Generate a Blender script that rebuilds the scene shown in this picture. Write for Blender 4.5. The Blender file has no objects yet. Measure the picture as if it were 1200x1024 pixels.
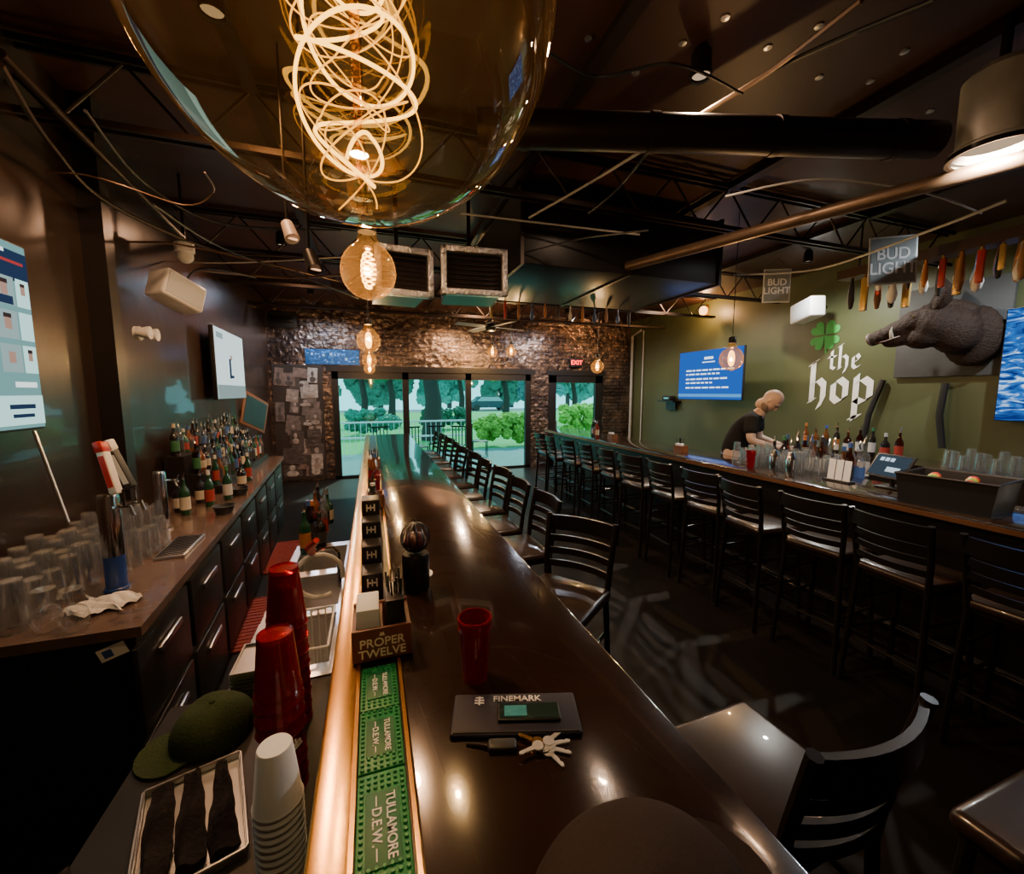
import bpy, bmesh, math, random
from mathutils import Vector, Matrix
random.seed(7)
PI=math.pi
SC=bpy.context.scene; COL=SC.collection
H=1.8; F=480.0
PH=math.atan(52/480); TH=math.atan(165*math.cos(PH)/480)
sp,cp,st,ct=math.sin(PH),math.cos(PH),math.sin(TH),math.cos(TH)
VF=Vector((st*cp,ct*cp,-sp)); VR=Vector((ct,-st,0)); VU=Vector((st*sp,ct*sp,cp))
CAM=Vector((0,0,H))
def P(px,py,X=None,Y=None,Z=None):
    d=VF*F+VR*(px-600)-VU*(py-512)
    if X is not None: t=X/d.x
    elif Y is not None: t=Y/d.y
    else: t=(Z-H)/d.z
    return CAM+d*t
def ordn(i):
    w=['first','second','third','fourth','fifth','sixth','seventh','eighth','ninth','tenth','eleventh','twelfth','thirteenth','fourteenth','fifteenth','sixteenth','seventeenth','eighteenth','nineteenth','twentieth']
    return w[i] if i<len(w) else 'number %d'%(i+1)
# ---------------- materials
def nodes(name):
    m=bpy.data.materials.new(name); m.use_nodes=True
    n=m.node_tree.nodes; l=m.node_tree.links; n.clear()
    o=n.new('ShaderNodeOutputMaterial'); return m,n,l,o
MC={}
def M(name,col,rough=.5,metal=0,es=0,ec=None,ns=8,na=.25,bump=0,coat=0,spec=.5):
    if name in MC: return MC[name]
    m,n,l,o=nodes(name)
    b=n.new('ShaderNodeBsdfPrincipled'); l.new(b.outputs[0],o.inputs[0])
    tc=n.new('ShaderNodeTexCoord'); nz=n.new('ShaderNodeTexNoise'); nz.inputs['Scale'].default_value=ns; nz.inputs['Detail'].default_value=4
    l.new(tc.outputs['Object'],nz.inputs['Vector'])
    mx=n.new('ShaderNodeMix'); mx.data_type='RGBA'
    mx.inputs[6].default_value=(*[c*(1-na) for c in col],1); mx.inputs[7].default_value=(*[min(1,c*(1+na)) for c in col],1)
    l.new(nz.outputs[0],mx.inputs[0]); l.new(mx.outputs[2],b.inputs['Base Color'])
    b.inputs['Roughness'].default_value=rough; b.inputs['Metallic'].default_value=metal
    b.inputs['Coat Weight'].default_value=coat; b.inputs['Specular IOR Level'].default_value=spec
    if es: b.inputs['Emission Color'].default_value=(*(ec or col),1); b.inputs['Emission Strength'].default_value=es
    if bump:
        bp=n.new('ShaderNodeBump'); bp.inputs['Strength'].default_value=bump; bp.inputs['Distance'].default_value=.02
        l.new(nz.outputs[0],bp.inputs['Height']); l.new(bp.outputs[0],b.inputs['Normal'])
    MC[name]=m; return m
def glass(name,tint=(1,1,1),edge=.35,rough=.02,f0=.06,f1=.75,diff=0,pw_=3,gc=(1,1,1),dc=(.9,.95,1)):
    if name in MC: return MC[name]
    m,n,l,o=nodes(name)
    t=n.new('ShaderNodeBsdfTransparent'); g=n.new('ShaderNodeBsdfGlossy'); g.inputs['Roughness'].default_value=rough; g.inputs[0].default_value=(*gc,1)
    lw=n.new('ShaderNodeLayerWeight'); lw.inputs[0].default_value=.5
    mx=n.new('ShaderNodeMix'); mx.data_type='RGBA'; mx.inputs[6].default_value=(*tint,1); mx.inputs[7].default_value=(*[c*edge for c in tint],1)
    pw=n.new('ShaderNodeMath'); pw.operation='POWER'; pw.inputs[1].default_value=pw_; l.new(lw.outputs['Facing'],pw.inputs[0])
    l.new(pw.outputs[0],mx.inputs[0]); l.new(mx.outputs[2],t.inputs[0])
    p2=n.new('ShaderNodeMath'); p2.operation='POWER'; p2.inputs[1].default_value=4; l.new(lw.outputs['Facing'],p2.inputs[0])
    f=n.new('ShaderNodeMapRange'); f.inputs['To Min'].default_value=f0; f.inputs['To Max'].default_value=f1; l.new(p2.outputs[0],f.inputs['Value'])
    ms=n.new('ShaderNodeMixShader'); l.new(f.outputs[0],ms.inputs[0]); l.new(t.outputs[0],ms.inputs[1]); l.new(g.outputs[0],ms.inputs[2])
    if diff:
        df=n.new('ShaderNodeBsdfTranslucent'); df.inputs[0].default_value=(*dc,1); d2=n.new('ShaderNodeBsdfDiffuse'); d2.inputs[0].default_value=(*dc,1)
        ad=n.new('ShaderNodeAddShader'); l.new(df.outputs[0],ad.inputs[0]); l.new(d2.outputs[0],ad.inputs[1])
        m2=n.new('ShaderNodeMixShader'); l.new(ms.outputs[0],m2.inputs[1]); l.new(ad.outputs[0],m2.inputs[2])
        q=n.new('ShaderNodeMapRange'); q.inputs['To Min'].default_value=diff; q.inputs['To Max'].default_value=diff*4; l.new(p2.outputs[0],q.inputs['Value']); l.new(q.outputs[0],m2.inputs[0]); ms=m2
    l.new(ms.outputs[0],o.inputs[0]); MC[name]=m; return m
def emis(name,col,s=1):
    if name in MC: return MC[name]
    m,n,l,o=nodes(name); e=n.new('ShaderNodeEmission'); e.inputs[0].default_value=(*col,1); e.inputs[1].default_value=s
    l.new(e.outputs[0],o.inputs[0]); MC[name]=m; return m
def brickmat(name,c1,c2,mort,scale,rough,metal=0,bump=.5,plane='XZ',w=.5,h=.25):
    m,n,l,o=nodes(name)
    b=n.new('ShaderNodeBsdfPrincipled'); l.new(b.outputs[0],o.inputs[0])
    tc=n.new('ShaderNodeTexCoord'); sx=n.new('ShaderNodeSeparateXYZ'); cb=n.new('ShaderNodeCombineXYZ'); l.new(tc.outputs['Object'],sx.inputs[0])
    l.new(sx.outputs[plane[0]],cb.inputs[0]); l.new(sx.outputs[plane[1]],cb.inputs[1])
    br=n.new('ShaderNodeTexBrick'); br.inputs['Scale'].default_value=scale; br.inputs['Color1'].default_value=(*c1,1); br.inputs['Color2'].default_value=(*c2,1); br.inputs['Mortar'].default_value=(*mort,1)
    br.inputs['Brick Width'].default_value=w; br.inputs['Row Height'].default_value=h; br.inputs['Mortar Size'].default_value=.012
    l.new(cb.outputs[0],br.inputs['Vector'])
    nz=n.new('ShaderNodeTexNoise'); nz.inputs['Scale'].default_value=1.7; nz.inputs['Detail'].default_value=8; nz.inputs['Roughness'].default_value=.75; l.new(tc.outputs['Object'],nz.inputs['Vector'])
    rp=n.new('ShaderNodeValToRGB'); e=rp.color_ramp.elements; e[0].position=.42; e[0].color=(.14,.13,.14,1); e[1].position=.62; e[1].color=(1,.88,.76,1); q=e.new(.52); q.color=(.5,.47,.48,1); l.new(nz.outputs[0],rp.inputs[0])
    mx=n.new('ShaderNodeMix'); mx.data_type='RGBA'; mx.blend_type='MULTIPLY'; mx.inputs[0].default_value=.9
    l.new(br.outputs[0],mx.inputs[6]); l.new(rp.outputs[0],mx.inputs[7]); l.new(mx.outputs[2],b.inputs['Base Color'])
    b.inputs['Metallic'].default_value=metal; b.inputs['Roughness'].default_value=rough
    n2=n.new('ShaderNodeTexNoise'); n2.inputs['Scale'].default_value=9; n2.inputs['Detail'].default_value=6; l.new(tc.outputs['Object'],n2.inputs['Vector'])
    ad=n.new('ShaderNodeMath'); ad.operation='MULTIPLY_ADD'; ad.inputs[1].default_value=-1.3; l.new(n2.outputs[0],ad.inputs[0]); l.new(br.outputs['Fac'],ad.inputs[2])
    bp=n.new('ShaderNodeBump'); bp.inputs['Strength'].default_value=bump; bp.inputs['Distance'].default_value=.025; bp.invert=True
    l.new(ad.outputs[0],bp.inputs['Height']); l.new(bp.outputs[0],b.inputs['Normal'])
    MC[name]=m; return m
BLK=M('black paint',(.013,.011,.011),.35)
BLKM=M('black metal',(.015,.013,.012),.3,.3)
BLKP=M('black plastic',(.018,.018,.02),.4)
BAR=M('dark bar top',(.022,.011,.007),.15,0,ns=5,na=.5,coat=.6)
BRASS=M('brass',(.85,.47,.14),.26,1,ns=30,na=.15)
STEEL=M('stainless steel',(.62,.63,.65),.28,1,ns=20,na=.1)
CHROME=M('chrome',(.8,.8,.82),.12,1,na=.05)
VINYL=M('dark brown black vinyl',(.028,.017,.013),.3,ns=20,na=.2,coat=.35,spec=.5)
WHITE=M('white plastic',(.82,.84,.87),.4,na=.05)
FOAM=M('white foam',(.8,.88,1),.6,na=.03)
WOOD=M('brown wood',(.17,.07,.03),.45,ns=12,na=.5)
CLEAR=glass('clear glass',(.98,.99,.99),.5,.04,.13,1,.014)
CREAM=M('cream print',(.8,.74,.6),.6,na=.05)
WPRINT=M('white print',(.85,.85,.85),.6,na=.02)
RUBG=M('green rubber',(.015,.27,.09),.45,na=.2)
# ---------------- mesh builder
class MB:
    def __init__(s): s.bm=bmesh.new()
    def box(s,c,d,bev=0,rot=None,seg=2):
        r=bmesh.ops.create_cube(s.bm,size=1); vs=r['verts']
        for v in vs: v.co=Vector((v.co.x*d[0],v.co.y*d[1],v.co.z*d[2]))
        if bev:
            es=list({e for v in vs for e in v.link_edges})
            r2=bmesh.ops.bevel(s.bm,geom=es,offset=min(bev,min(d)*.49),segments=seg,affect='EDGES',profile=.5)
            vs=list({v for f in r2['faces'] for v in f.verts}|{v for v in vs if v.is_valid})
        c=Vector(c)
        for v in vs: v.co=(rot@v.co if rot else v.co)+c
        return s
    def rings(s,rings,closed=False,caps=True):
        bv=[[s.bm.verts.new(p) for p in r] for r in rings]
        n=len(bv[0]); m=len(bv)
        for i in range(m if closed else m-1):
            a,b=bv[i],bv[(i+1)%m]
            for j in range(n):
                try: s.bm.faces.new((a[j],a[(j+1)%n],b[(j+1)%n],b[j]))
                except: pass
        if caps and not closed:
            try: s.bm.faces.new(bv[0][::-1]); s.bm.faces.new(bv[-1])
            except: pass
        return s
    def tube(s,pts,r,n=8,closed=False,caps=True):
        pts=[Vector(p) for p in pts]; m=len(pts); R=[]; prev=None
        for i,p in enumerate(pts):
            if closed: t=pts[(i+1)%m]-pts[i-1]
            else: t=pts[min(i+1,m-1)]-pts[max(i-1,0)]
            if t.length<1e-9: t=Vector((0,0,1))
            t.normalize()
            if prev is None:
                a=Vector((0,0,1)) if abs(t.z)<.9 else Vector((1,0,0)); u=t.cross(a).normalized()
            else: u=(prev-t*prev.dot(t)).normalized()
            prev=u; w=t.cross(u); rr=r[i] if isinstance(r,(list,tuple)) else r
            R.append([p+(u*math.cos(2*PI*k/n)+w*math.sin(2*PI*k/n))*rr for k in range(n)])
        return s.rings(R,closed,caps)
    def cyl(s,a,b,r0,r1=None,n=16): return s.tube([a,b],[r0,r0 if r1 is None else r1],n)
    def lathe(s,prof,c=(0,0,0),n=24,mat=None):
        c=Vector(c); R=[]
        for r,z in prof:
            r=max(r,1e-4); R.append([c+((mat@Vector((r*math.cos(2*PI*k/n),r*math.sin(2*PI*k/n),z))) if mat else Vector((r*math.cos(2*PI*k/n),r*math.sin(2*PI*k/n),z))) for k in range(n)])
        return s.rings(R,False,False)
    def ball(s,c,r,n=16,m=10,rot=None):
        if not isinstance(r,(list,tuple)): r=(r,r,r)
        c=Vector(c); R=[]
        for i in range(m+1):
            a=-PI/2+PI*i/m; q=max(math.cos(a),1e-3)
            ring=[]
            for k in range(n):
                v=Vector((r[0]*q*math.cos(2*PI*k/n),r[1]*q*math.sin(2*PI*k/n),r[2]*math.sin(a)))
                ring.append(c+(rot@v if rot else v))
            R.append(ring)
        return s.rings(R)
    def prism(s,pts,z0,z1,f=None):
        f=f or (lambda x,y,z:(x,y,z))
        return s.rings([[Vector(f(x,y,z0)) for x,y in pts],[Vector(f(x,y,z1)) for x,y in pts]])
    def strip(s,pts,hx,hz):
        return s.rings([[Vector(p)+Vector(q) for q in ((-hx,0,-hz),(hx,0,-hz),(hx,0,hz),(-hx,0,hz))] for p in pts])
    def build(s,name,mat,parent=None,smooth=True,norm=True):
        bm=s.bm
        if norm: bmesh.ops.recalc_face_normals(bm,faces=bm.faces)
        for f in bm.faces: f.smooth=smooth
        for e in bm.edges:
            if len(e.link_faces)==2 and e.calc_face_angle(0)>.65: e.smooth=False
        me=bpy.data.meshes.new(name); bm.to_mesh(me); bm.free(); me.materials.append(mat)
        o=bpy.data.objects.new(name,me); COL.objects.link(o)
        if parent: o.parent=parent
        return o
def B(c,d,name,mat,parent=None,bev=0,rot=None): return MB().box(c,d,bev,rot).build(name,mat,parent)
def tag(o,label,cat,group=None):
    o['label']=label; o['category']=cat
    if group: o['group']=group
    return o
def struct(o): o['kind']='structure'; return o
def basis(r,u=(0,0,1)):
    r=Vector(r).normalized(); u=Vector(u); n=r.cross(u).normalized(); u=n.cross(r)
    return Matrix((r,u,n)).transposed()
def thing(name,label,cat,loc=(0,0,0),rz=0,group=None,bas=None):
    o=bpy.data.objects.new(name,None); COL.objects.link(o); o.empty_display_size=.05
    o.location=loc; o.rotation_euler=bas.to_euler() if bas else (0,0,rz)
    return tag(o,label,cat,group)
KIDS={}
def kids(r): return [c for c in COL.objects if c.parent==r]
def dup(root,loc,rz=0,label=None,group=None):
    r=root.copy(); COL.objects.link(r); r.location=loc
    r.rotation_euler=(root.rotation_euler.x,root.rotation_euler.y,rz)
    if label: r['label']=label
    if group: r['group']=group
    if root.name not in KIDS:
        KIDS[root.name]=[(c,kids(c)) for c in kids(root)]
    for ch,gs in KIDS[root.name]:
        c=ch.copy(); COL.objects.link(c); c.parent=r
        for g in gs:
            d=g.copy(); COL.objects.link(d); d.parent=c
    return r
def text(body,size,mat,parent,loc=(0,0,0),bas=None,name='lettering',off=0,sx=1,ext=.0006,ax='CENTER'):
    cu=bpy.data.curves.new('t','FONT'); cu.body=body; cu.size=size; cu.extrude=ext; cu.offset=off; cu.align_x=ax; cu.align_y='CENTER'; cu.space_line=.9
    t=bpy.data.objects.new('t',cu); COL.objects.link(t)
    dg=bpy.context.evaluated_depsgraph_get(); me=bpy.data.meshes.new_from_object(t.evaluated_get(dg))
    bpy.data.objects.remove(t); me.materials.clear(); me.materials.append(mat)
    o=bpy.data.objects.new(name,me); COL.objects.link(o); o.parent=parent; o.location=loc; o.scale=(sx,1,1)
    if bas: o.rotation_euler=bas.to_euler()
    return o
def skin(verts,edges,rad,levels=2):
    me=bpy.data.meshes.new('s'); me.from_pydata([tuple(v) for v in verts],edges,[]); o=bpy.data.objects.new('s',me); COL.objects.link(o)
    md=o.modifiers.new('k','SKIN'); md.use_smooth_shade=True
    for i,v in enumerate(me.skin_vertices[0].data):
        r=rad[i]; v.radius=r if isinstance(r,tuple) else (r,r)
    me.skin_vertices[0].data[0].use_root=True
    sb=o.modifiers.new('b','SUBSURF'); sb.levels=levels; sb.render_levels=levels
    dg=bpy.context.evaluated_depsgraph_get(); m2=bpy.data.meshes.new_from_object(o.evaluated_get(dg)); bpy.data.objects.remove(o)
    return m2
def melt(mb,voxel,it=6):
    # fuse overlapping solids of one builder into a single continuous surface
    me=bpy.data.meshes.new('m'); bmesh.ops.recalc_face_normals(mb.bm,faces=mb.bm.faces); mb.bm.to_mesh(me); mb.bm.free()
    o=bpy.data.objects.new('m',me); COL.objects.link(o)
    r=o.modifiers.new('r','REMESH'); r.mode='VOXEL'; r.voxel_size=voxel; r.use_smooth_shade=True
    s=o.modifiers.new('s','SMOOTH'); s.factor=.5; s.iterations=it
    dg=bpy.context.evaluated_depsgraph_get(); m2=bpy.data.meshes.new_from_object(o.evaluated_get(dg)); bpy.data.objects.remove(o)
    return m2
def add_mesh(mb,me): mb.bm.from_mesh(me)
def light(loc,e,col,r=.03,kind='POINT',rot=None,size=.5,name='lamp'):
    d=bpy.data.lights.new(name,kind); d.energy=e; d.color=col
    if kind=='AREA': d.size=size
    else: d.shadow_soft_size=r
    if kind=='SPOT': d.spot_size=size; d.spot_blend=.6
    o=bpy.data.objects.new(name,d); COL.objects.link(o); o.location=loc
    if rot is not None: o.rotation_euler=rot
    return o
# ================= SETTING
WXF=lambda y:-1.55-.035*y
RX=6.35; FY=9.14; CZ=3.6
FLM,n,l,o=nodes('dark worn concrete')
b=n.new('ShaderNodeBsdfPrincipled'); l.new(b.outputs[0],o.inputs[0]); tc=n.new('ShaderNodeTexCoord')
nz=n.new('ShaderNodeTexNoise'); nz.inputs['Scale'].default_value=1.1; nz.inputs['Detail'].default_value=6; l.new(tc.outputs['Object'],nz.inputs['Vector'])
cr=n.new('ShaderNodeValToRGB'); cr.color_ramp.elements[0].position=.35; cr.color_ramp.elements[0].color=(.008,.008,.008,1); cr.color_ramp.elements[1].position=.75; cr.color_ramp.elements[1].color=(.018,.013,.01,1)
l.new(nz.outputs[0],cr.inputs[0]); l.new(cr.outputs[0],b.inputs['Base Color'])
b.inputs['Specular IOR Level'].default_value=.12; b.inputs['Roughness'].default_value=.55
struct(B((2.2,3.55,-.05),(8.6,11.3,.1),'floor',FLM))
CEIL=M('dark ceiling paint',(.05,.018,.01),.45,ns=1.5,na=.8,bump=.1)
struct(B((2.2,3.55,CZ+.05),(8.6,11.3,.1),'ceiling',CEIL))
LW=M('brown black glossy wall paint',(.024,.014,.01),.3,ns=3,na=.7,bump=.25,coat=.4)
mb=MB(); mb.prism([(WXF(-2),-2),(WXF(FY),FY),(WXF(FY)-.2,FY),(WXF(-2)-.2,-2)],0,CZ); struct(mb.build('wall_left',LW))
GREEN=M('olive green wall paint',(.08,.092,.038),.45,ns=1.6,na=.3,bump=.03)
struct(B((RX+.1,3.57,CZ/2),(.2,11.14,CZ),'wall_right',GREEN))
struct(B((2.2,-2.1,CZ/2),(8.6,.2,CZ),'wall_back',M('dark back wall',(.07,.045,.03),.5)))
d0=P(388,440,Y=FY).x; d1=P(622,440,Y=FY).x; e0=P(643,440,Y=FY).x; e1=P(707,440,Y=FY).x; DZ=2.24
BRK=brickmat('weathered metallic brick',(.55,.4,.31),(.36,.29,.27),(.1,.07,.055),2.9,.22,.9,1)
mb=MB(); L0=WXF(FY)-.2
for x0,x1,z0,z1 in ((L0,d0,0,DZ),(d1,e0,0,DZ),(e1,RX+.2,0,DZ),(L0,RX+.2,DZ,CZ)):
    mb.box(((x0+x1)/2,FY+.1,(z0+z1)/2),(x1-x0,.2,z1-z0))
struct(mb.build('wall_far',BRK))
GP=glass('door pane glass',(.78,.97,.95),.8)
def door(name,x0,x1,posts,zt,low=.06,w=.09,tp=.1):
    mb=MB()
    mb.box(((x0+x1)/2,FY+.06,zt-tp/2),(x1-x0-.01,.1,tp)); mb.box(((x0+x1)/2,FY+.06,low/2+.002),(x1-x0-.01,.1,low))
    for p in posts: mb.box((p,FY+.06,zt/2),(w,.1,zt-.01))
    d=struct(mb.build(name,BLK))
    for a,b_ in zip(posts[:-1],posts[1:]): B(((a+b_)/2,FY+.06,(zt-tp+low)/2),(b_-a-w,.01,zt-tp-low),'pane',GP,d)
    return d
pp=[d0+.06,P(475,440,Y=FY).x,P(549,440,Y=FY).x,d1-.06]
door('door_1',d0,d1,pp,DZ,w=.13,tp=.16)
d2=door('door_2',e0,e1,[e0+.11,e1-.11],DZ,.25,.2,.2)
B((e0+.2,FY-.005,1.02),(.04,.03,.2),'handle',STEEL,d2)
struct(MB().box(((d0+d1)/2,FY-.012,DZ+.05),(d1-d0+.2,.02,.12)).build('trim_1',BLK))
struct(MB().box(((e0+e1)/2,FY-.012,DZ+.04),(e1-e0+.1,.02,.12)).build('trim_3',BLK))
mb=MB(); mb.box((WXF(3.42)+.06,3.42,CZ/2),(.12,.1,CZ-.01)); struct(mb.build('trim_2',BLK))
mb=MB(); mb.box((RX-.03,3.5,.08),(.05,10,.15)); struct(mb.build('baseboard_right',BLK))
# ================= OUTSIDE
GR=M('lawn grass',(.05,.3,.08),.9,ns=60,na=.6); PAV=M('patio concrete',(.11,.2,.21),.9)
struct(B((2,11,-.06),(14,3.6,.1),'patio_ground',PAV))
struct(B((2,26,-.08),(60,26.4,.1),'lawn_ground',GR))
struct(B((2,42,-.07),(80,6,.1),'road_ground',M('asphalt',(.12,.15,.17),.9)))
LEAF=[M('bright leaves',(.22,.42,.05),.7,ns=9,na=.8,bump=1),M('deep leaves',(.02,.13,.08),.7,ns=9,na=.85,bump=1),M('blue green leaves',(.04,.22,.16),.7,ns=9,na=.85,bump=1)]
BARK=M('bark',(.04,.03,.028),.9)
def blobs(mb,c,r,n,s):
    for i in range(n):
        rr=s*random.uniform(.6,1.1)
        q=bmesh.ops.create_icosphere(mb.bm,subdivisions=3,radius=rr)
        o_=Vector((random.uniform(-1,1)*r[0],random.uniform(-1,1)*r[1],random.uniform(-1,1)*r[2]))+Vector(c)
        for v in q['verts']: v.co=v.co*(1+random.uniform(-.28,.28))+o_
for i,(px,Y,h,w,lf,lab) in enumerate([(505,16,4.0,.42,1,'thick dark tree trunk seen through the middle sliding door pane'),(425,20,3.9,.2,2,'slim tree seen through the left sliding door pane'),(458,25,4.0,.25,2,'second slim tree through the left sliding pane'),(592,24,4.0,.25,0,'tree beyond the hedge in the right sliding pane'),(672,22,3.9,.2,2,'tree seen through the far right door window'),(540,29,4.2,.25,1,'far dark tree between thick trunk and right pane')]):
    x=P(px,470,Y=Y).x; t=thing('tree',lab,'tree',(x,Y,-.03))
    MB().tube([(0,0,0),(.1,0,1.5),(-.1,.1,3),(.1,0,h)],[w,w*.75,w*.6,w*.4],10).build('trunk',BARK,t)
    mb=MB(); blobs(mb,(0,0,h-.6),(1.1,.7,.4),14,.6); mb.build('crown',LEAF[lf],t)
for i,x in enumerate([-15,-7,1,9,17,25]):
    t=thing('tree','dense low tree on the far side of the road, %s from the left'%ordn(i),'tree',(x,50,-.1),0,'trees across the road')
    MB().tube([(0,0,0),(0,0,2)],.3,8).build('trunk',BARK,t); mb=MB(); blobs(mb,(0,0,3.4),(3.1,.8,2.1),50,1.0); mb.build('crown',LEAF[1+i%2],t)
for i,(px,Y,w,h,lf,lab) in enumerate([(588,13.4,1.7,1.25,0,'bright yellow green hedge behind right sliding pane'),(440,18,2.2,1.3,2,'blue green hedge behind left sliding pane'),(520,20.5,2.2,1.2,1,'dark green hedge behind middle sliding pane'),(680,14.5,1.6,1.5,0,'hedge behind the far right door window')]):
    x=P(px,470,Y=Y).x; mb=MB(); blobs(mb,(0,0,h*.5),(w/2,.3,h*.28),46,.2)
    o=mb.build('hedge',LEAF[lf]); o.location=(x,Y,0); tag(o,lab,'hedge')
t=thing('railing','pale patio railing outside the sliding doors','railing',(P(450,490,Y=12.6).x,12.6,-.01))
mb=MB()
for z in (.5,.95): mb.box((.2,0,z),(4.6,.04,.05))
mb.build('rail',WHITE,t); mb=MB()
for k in range(30): mb.box((-2.05+k*.155,0,.5),(.015,.015,.9))
mb.build('balusters',WHITE,t)
def patio(loc,rz,lab):
    t=thing('patio_chair',lab,'chair',loc,rz,'patio chairs outside')
    B((0,0,.44),(.44,.44,.03),'seat',BLKM,t,.01)
    mb=MB(); mb.box((0,.22,.92),(.44,.025,.04))
    for k in range(5): mb.box((-.18+k*.09,.22,.68),(.02,.02,.46))
    mb.build('backrest',BLKM,t)
    for x in (-.2,.2):
        for y in (-.2,.2): MB().cyl((x,y,0),(x,y,.44),.014,n=6).build('leg',BLKM,t)
for i,(px,Y,rz) in enumerate([(488,10.6,.4),(512,11.2,3.0),(534,10.5,-.6),(448,10.9,.2),(562,11.3,1.4)]):
    patio((P(px,510,Y=Y).x,Y,-.01),rz,'dark metal patio chair outside, %s of those behind the sliding doors'%['second from left','middle','second from right','leftmost','rightmost'][i])
t=thing('parked_car','dark car parked on the road beyond the lawn','car',(P(572,462,Y=41).x,41,-.02))
MB().prism([(-2.2,.3),(2.2,.3),(2.25,.8),(1.5,.95),(.9,1.45),(-1,1.45),(-1.6,.95),(-2.2,.85)],-.85,.85,lambda x,y,z:(x,z,y)).build('body',M('car paint',(.03,.05,.08),.2),t)
MB().prism([(1.35,.97),(.85,1.38),(-.95,1.38),(-1.4,.97)],-.87,.87,lambda x,y,z:(x,z,y)).build('windows',M('car window',(.3,.4,.45),.1),t)
for x in (-1.4,1.4):
    for y in (-.8,.8): MB().cyl((x,y-.1,.32),(x,y+.1,.32),.32,n=20).build('wheel',BLKP,t)
# ================= NEAR BAR
BZ=1.07; BX0=-.13; BX1=.61; BY0=-1.2; BY1=7.5
t=thing('bar_counter','long dark glossy bar counter running from the foreground to the sliding doors','bar counter',(0,0,0))
ym=(BY0+BY1)/2; yl=BY1-BY0
B(((.05+BX1)/2,ym,BZ-.025),(BX1-.05,yl,.05),'top',BAR,t,.006)
B((-.09,ym,BZ-.02),(.07,yl,.05),'brass_ledge',BRASS,t,.008)
B((-.005,ym,BZ-.02),(.094,yl,.024),'drink_rail',BLK,t)
for x in (-.056,.046): B((x,ym,BZ+.003),(.008,yl,.012),'brass_trim',BRASS,t)
B((.14,ym,.51),(.44,yl-.1,1.02),'body',BLK,t)
mb=MB(); mb.tube([(.47,BY0+.3,.2),(.47,BY1-.1,.2)],.025)
for k in range(6): mb.tube([(.36,BY0+.8+k*1.4,.2),(.47,BY0+.8+k*1.4,.2)],.012)
mb.build('foot_rail',BRASS,t)
def mat(y0,y1,lab):
    t=thing('bar_mat',lab,'bar mat',(-.006,(y0+y1)/2,BZ-.007),0,'green bar mats in the drink rail')
    L=y1-y0-.004; B((0,0,.004),(.088,L,.008),'base',RUBG,t,.003)
    mb=MB(); nx=7; ny=int(L/.0115)
    for i in range(nx):
        for j in range(ny): 
            if abs((j/ny)-.5)<.3 and 1<=i<=5: continue
            mb.cyl(((i-(nx-1)/2)*.012,(j-(ny-1)/2)*.0115,.008),((i-(nx-1)/2)*.012,(j-(ny-1)/2)*.0115,.012),.0042,.003,6)
    mb.build('nubs',RUBG,t)
    B((0,0,.009),(.058,L*.6,.003),'panel',M('green panel',(.008,.15,.055),.5),t,.001)
    bs=basis((0,-1,0),(1,0,0)); s=L/.2
    text('TULLAMORE',.0205*s,WPRINT,t,(.013,0,.0112),bs,off=.0003,sx=.92)
    text('D.E.W.',.021*s,WPRINT,t,(-.011,.0,.0112),bs,off=.0003)
    for q in (-1,1): B((-.011,q*.042*s,.0112),(.002,.018*s,.0008),'dash_mark',WPRINT,t)
mat(.545,.765,'green rubber bar mat with white lettering nearest the camera')
mat(.765,.93,'green rubber bar mat with white lettering, middle one of the strip')
mat(.93,1.09,'green rubber bar mat with white lettering beside the wooden caddy')
t=thing('wooden_caddy','brown wooden napkin caddy with cream lettering on the bar rail','caddy',(.005,1.18,BZ+.01))
mb=MB(); mb.box((0,-.075,.045),(.155,.012,.09),.003); mb.box((0,.075,.045),(.155,.012,.09),.003)
for x in (-.072,.072): mb.box((x,0,.04),(.01,.14,.08))
mb.box((0,0,.005),(.14,.14,.008)); mb.box((0,0,.045),(.008,.14,.08)); mb.build('box',M('reddish caddy wood',(.13,.04,.022),.45,ns=12,na=.5),t)
bs=basis((1,0,0),(0,0,1))
text('PROPER\nTWELVE',.033,CREAM,t,(0,-.082,.036),bs,off=.0004)
mb=MB(); mb.prism([(-.007,.07),(-.004,.08),(0,.077),(.004,.08),(.007,.07)],-.084,-.082,lambda x,y,z:(x,z,y)); mb.build('emblem',CREAM,t)
o=B((0,0,0),(.06,.11,.075),'napkins',FOAM,None,.003); o.location=(-.03,1.18,BZ+.105); tag(o,'white paper napkin stack inside the wooden caddy','napkins')
t=thing('straw_box','black box of straws in the wooden caddy','straw box',(.042,1.18,BZ+.022)); B((0,0,.07),(.05,.12,.14),'box',BLK,t,.003)
mb=MB()
for k in range(14): 
    a=random.uniform(-.018,.018); c_=random.uniform(-.05,.05); mb.cyl((a,c_,.1),(a*1.2,c_*1.1,.17+random.uniform(0,.02)),.003,n=6)
mb.build('straws',BLKP,t)
for k in range(4):
    hgt=.15+.055*k
    t=thing('label_block','black block with a white glyph label on the bar rail, %s beyond the caddy'%ordn(k),'block',(-.018,1.4+k*.105,BZ-.006),0,'black glyph blocks on the bar rail')
    B((0,0,hgt/2),(.068,.09,hgt),'block_body',BLK,t,.006); mb=MB(); y=-.0465; z=hgt-.03
    for x in (-.014,.014): mb.box((x,y,z),(.0045,.002,.028))
    mb.box((-.008,y,z),(.01,.002,.005)); mb.box((.008,y,z),(.01,.002,.005)); mb.box((0,y,z),(.004,.002,.022)); mb.build('glyph',WPRINT,t)
t=thing('garnish_caddy','black round wire topped caddy beside the wooden caddy','caddy',(.135,1.5,BZ))
MB().lathe([(0,.0),(.045,0),(.05,.01),(.05,.13),(.045,.14),(0,.14)]).build('jar',BLKM,t)
mb=MB()
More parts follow.
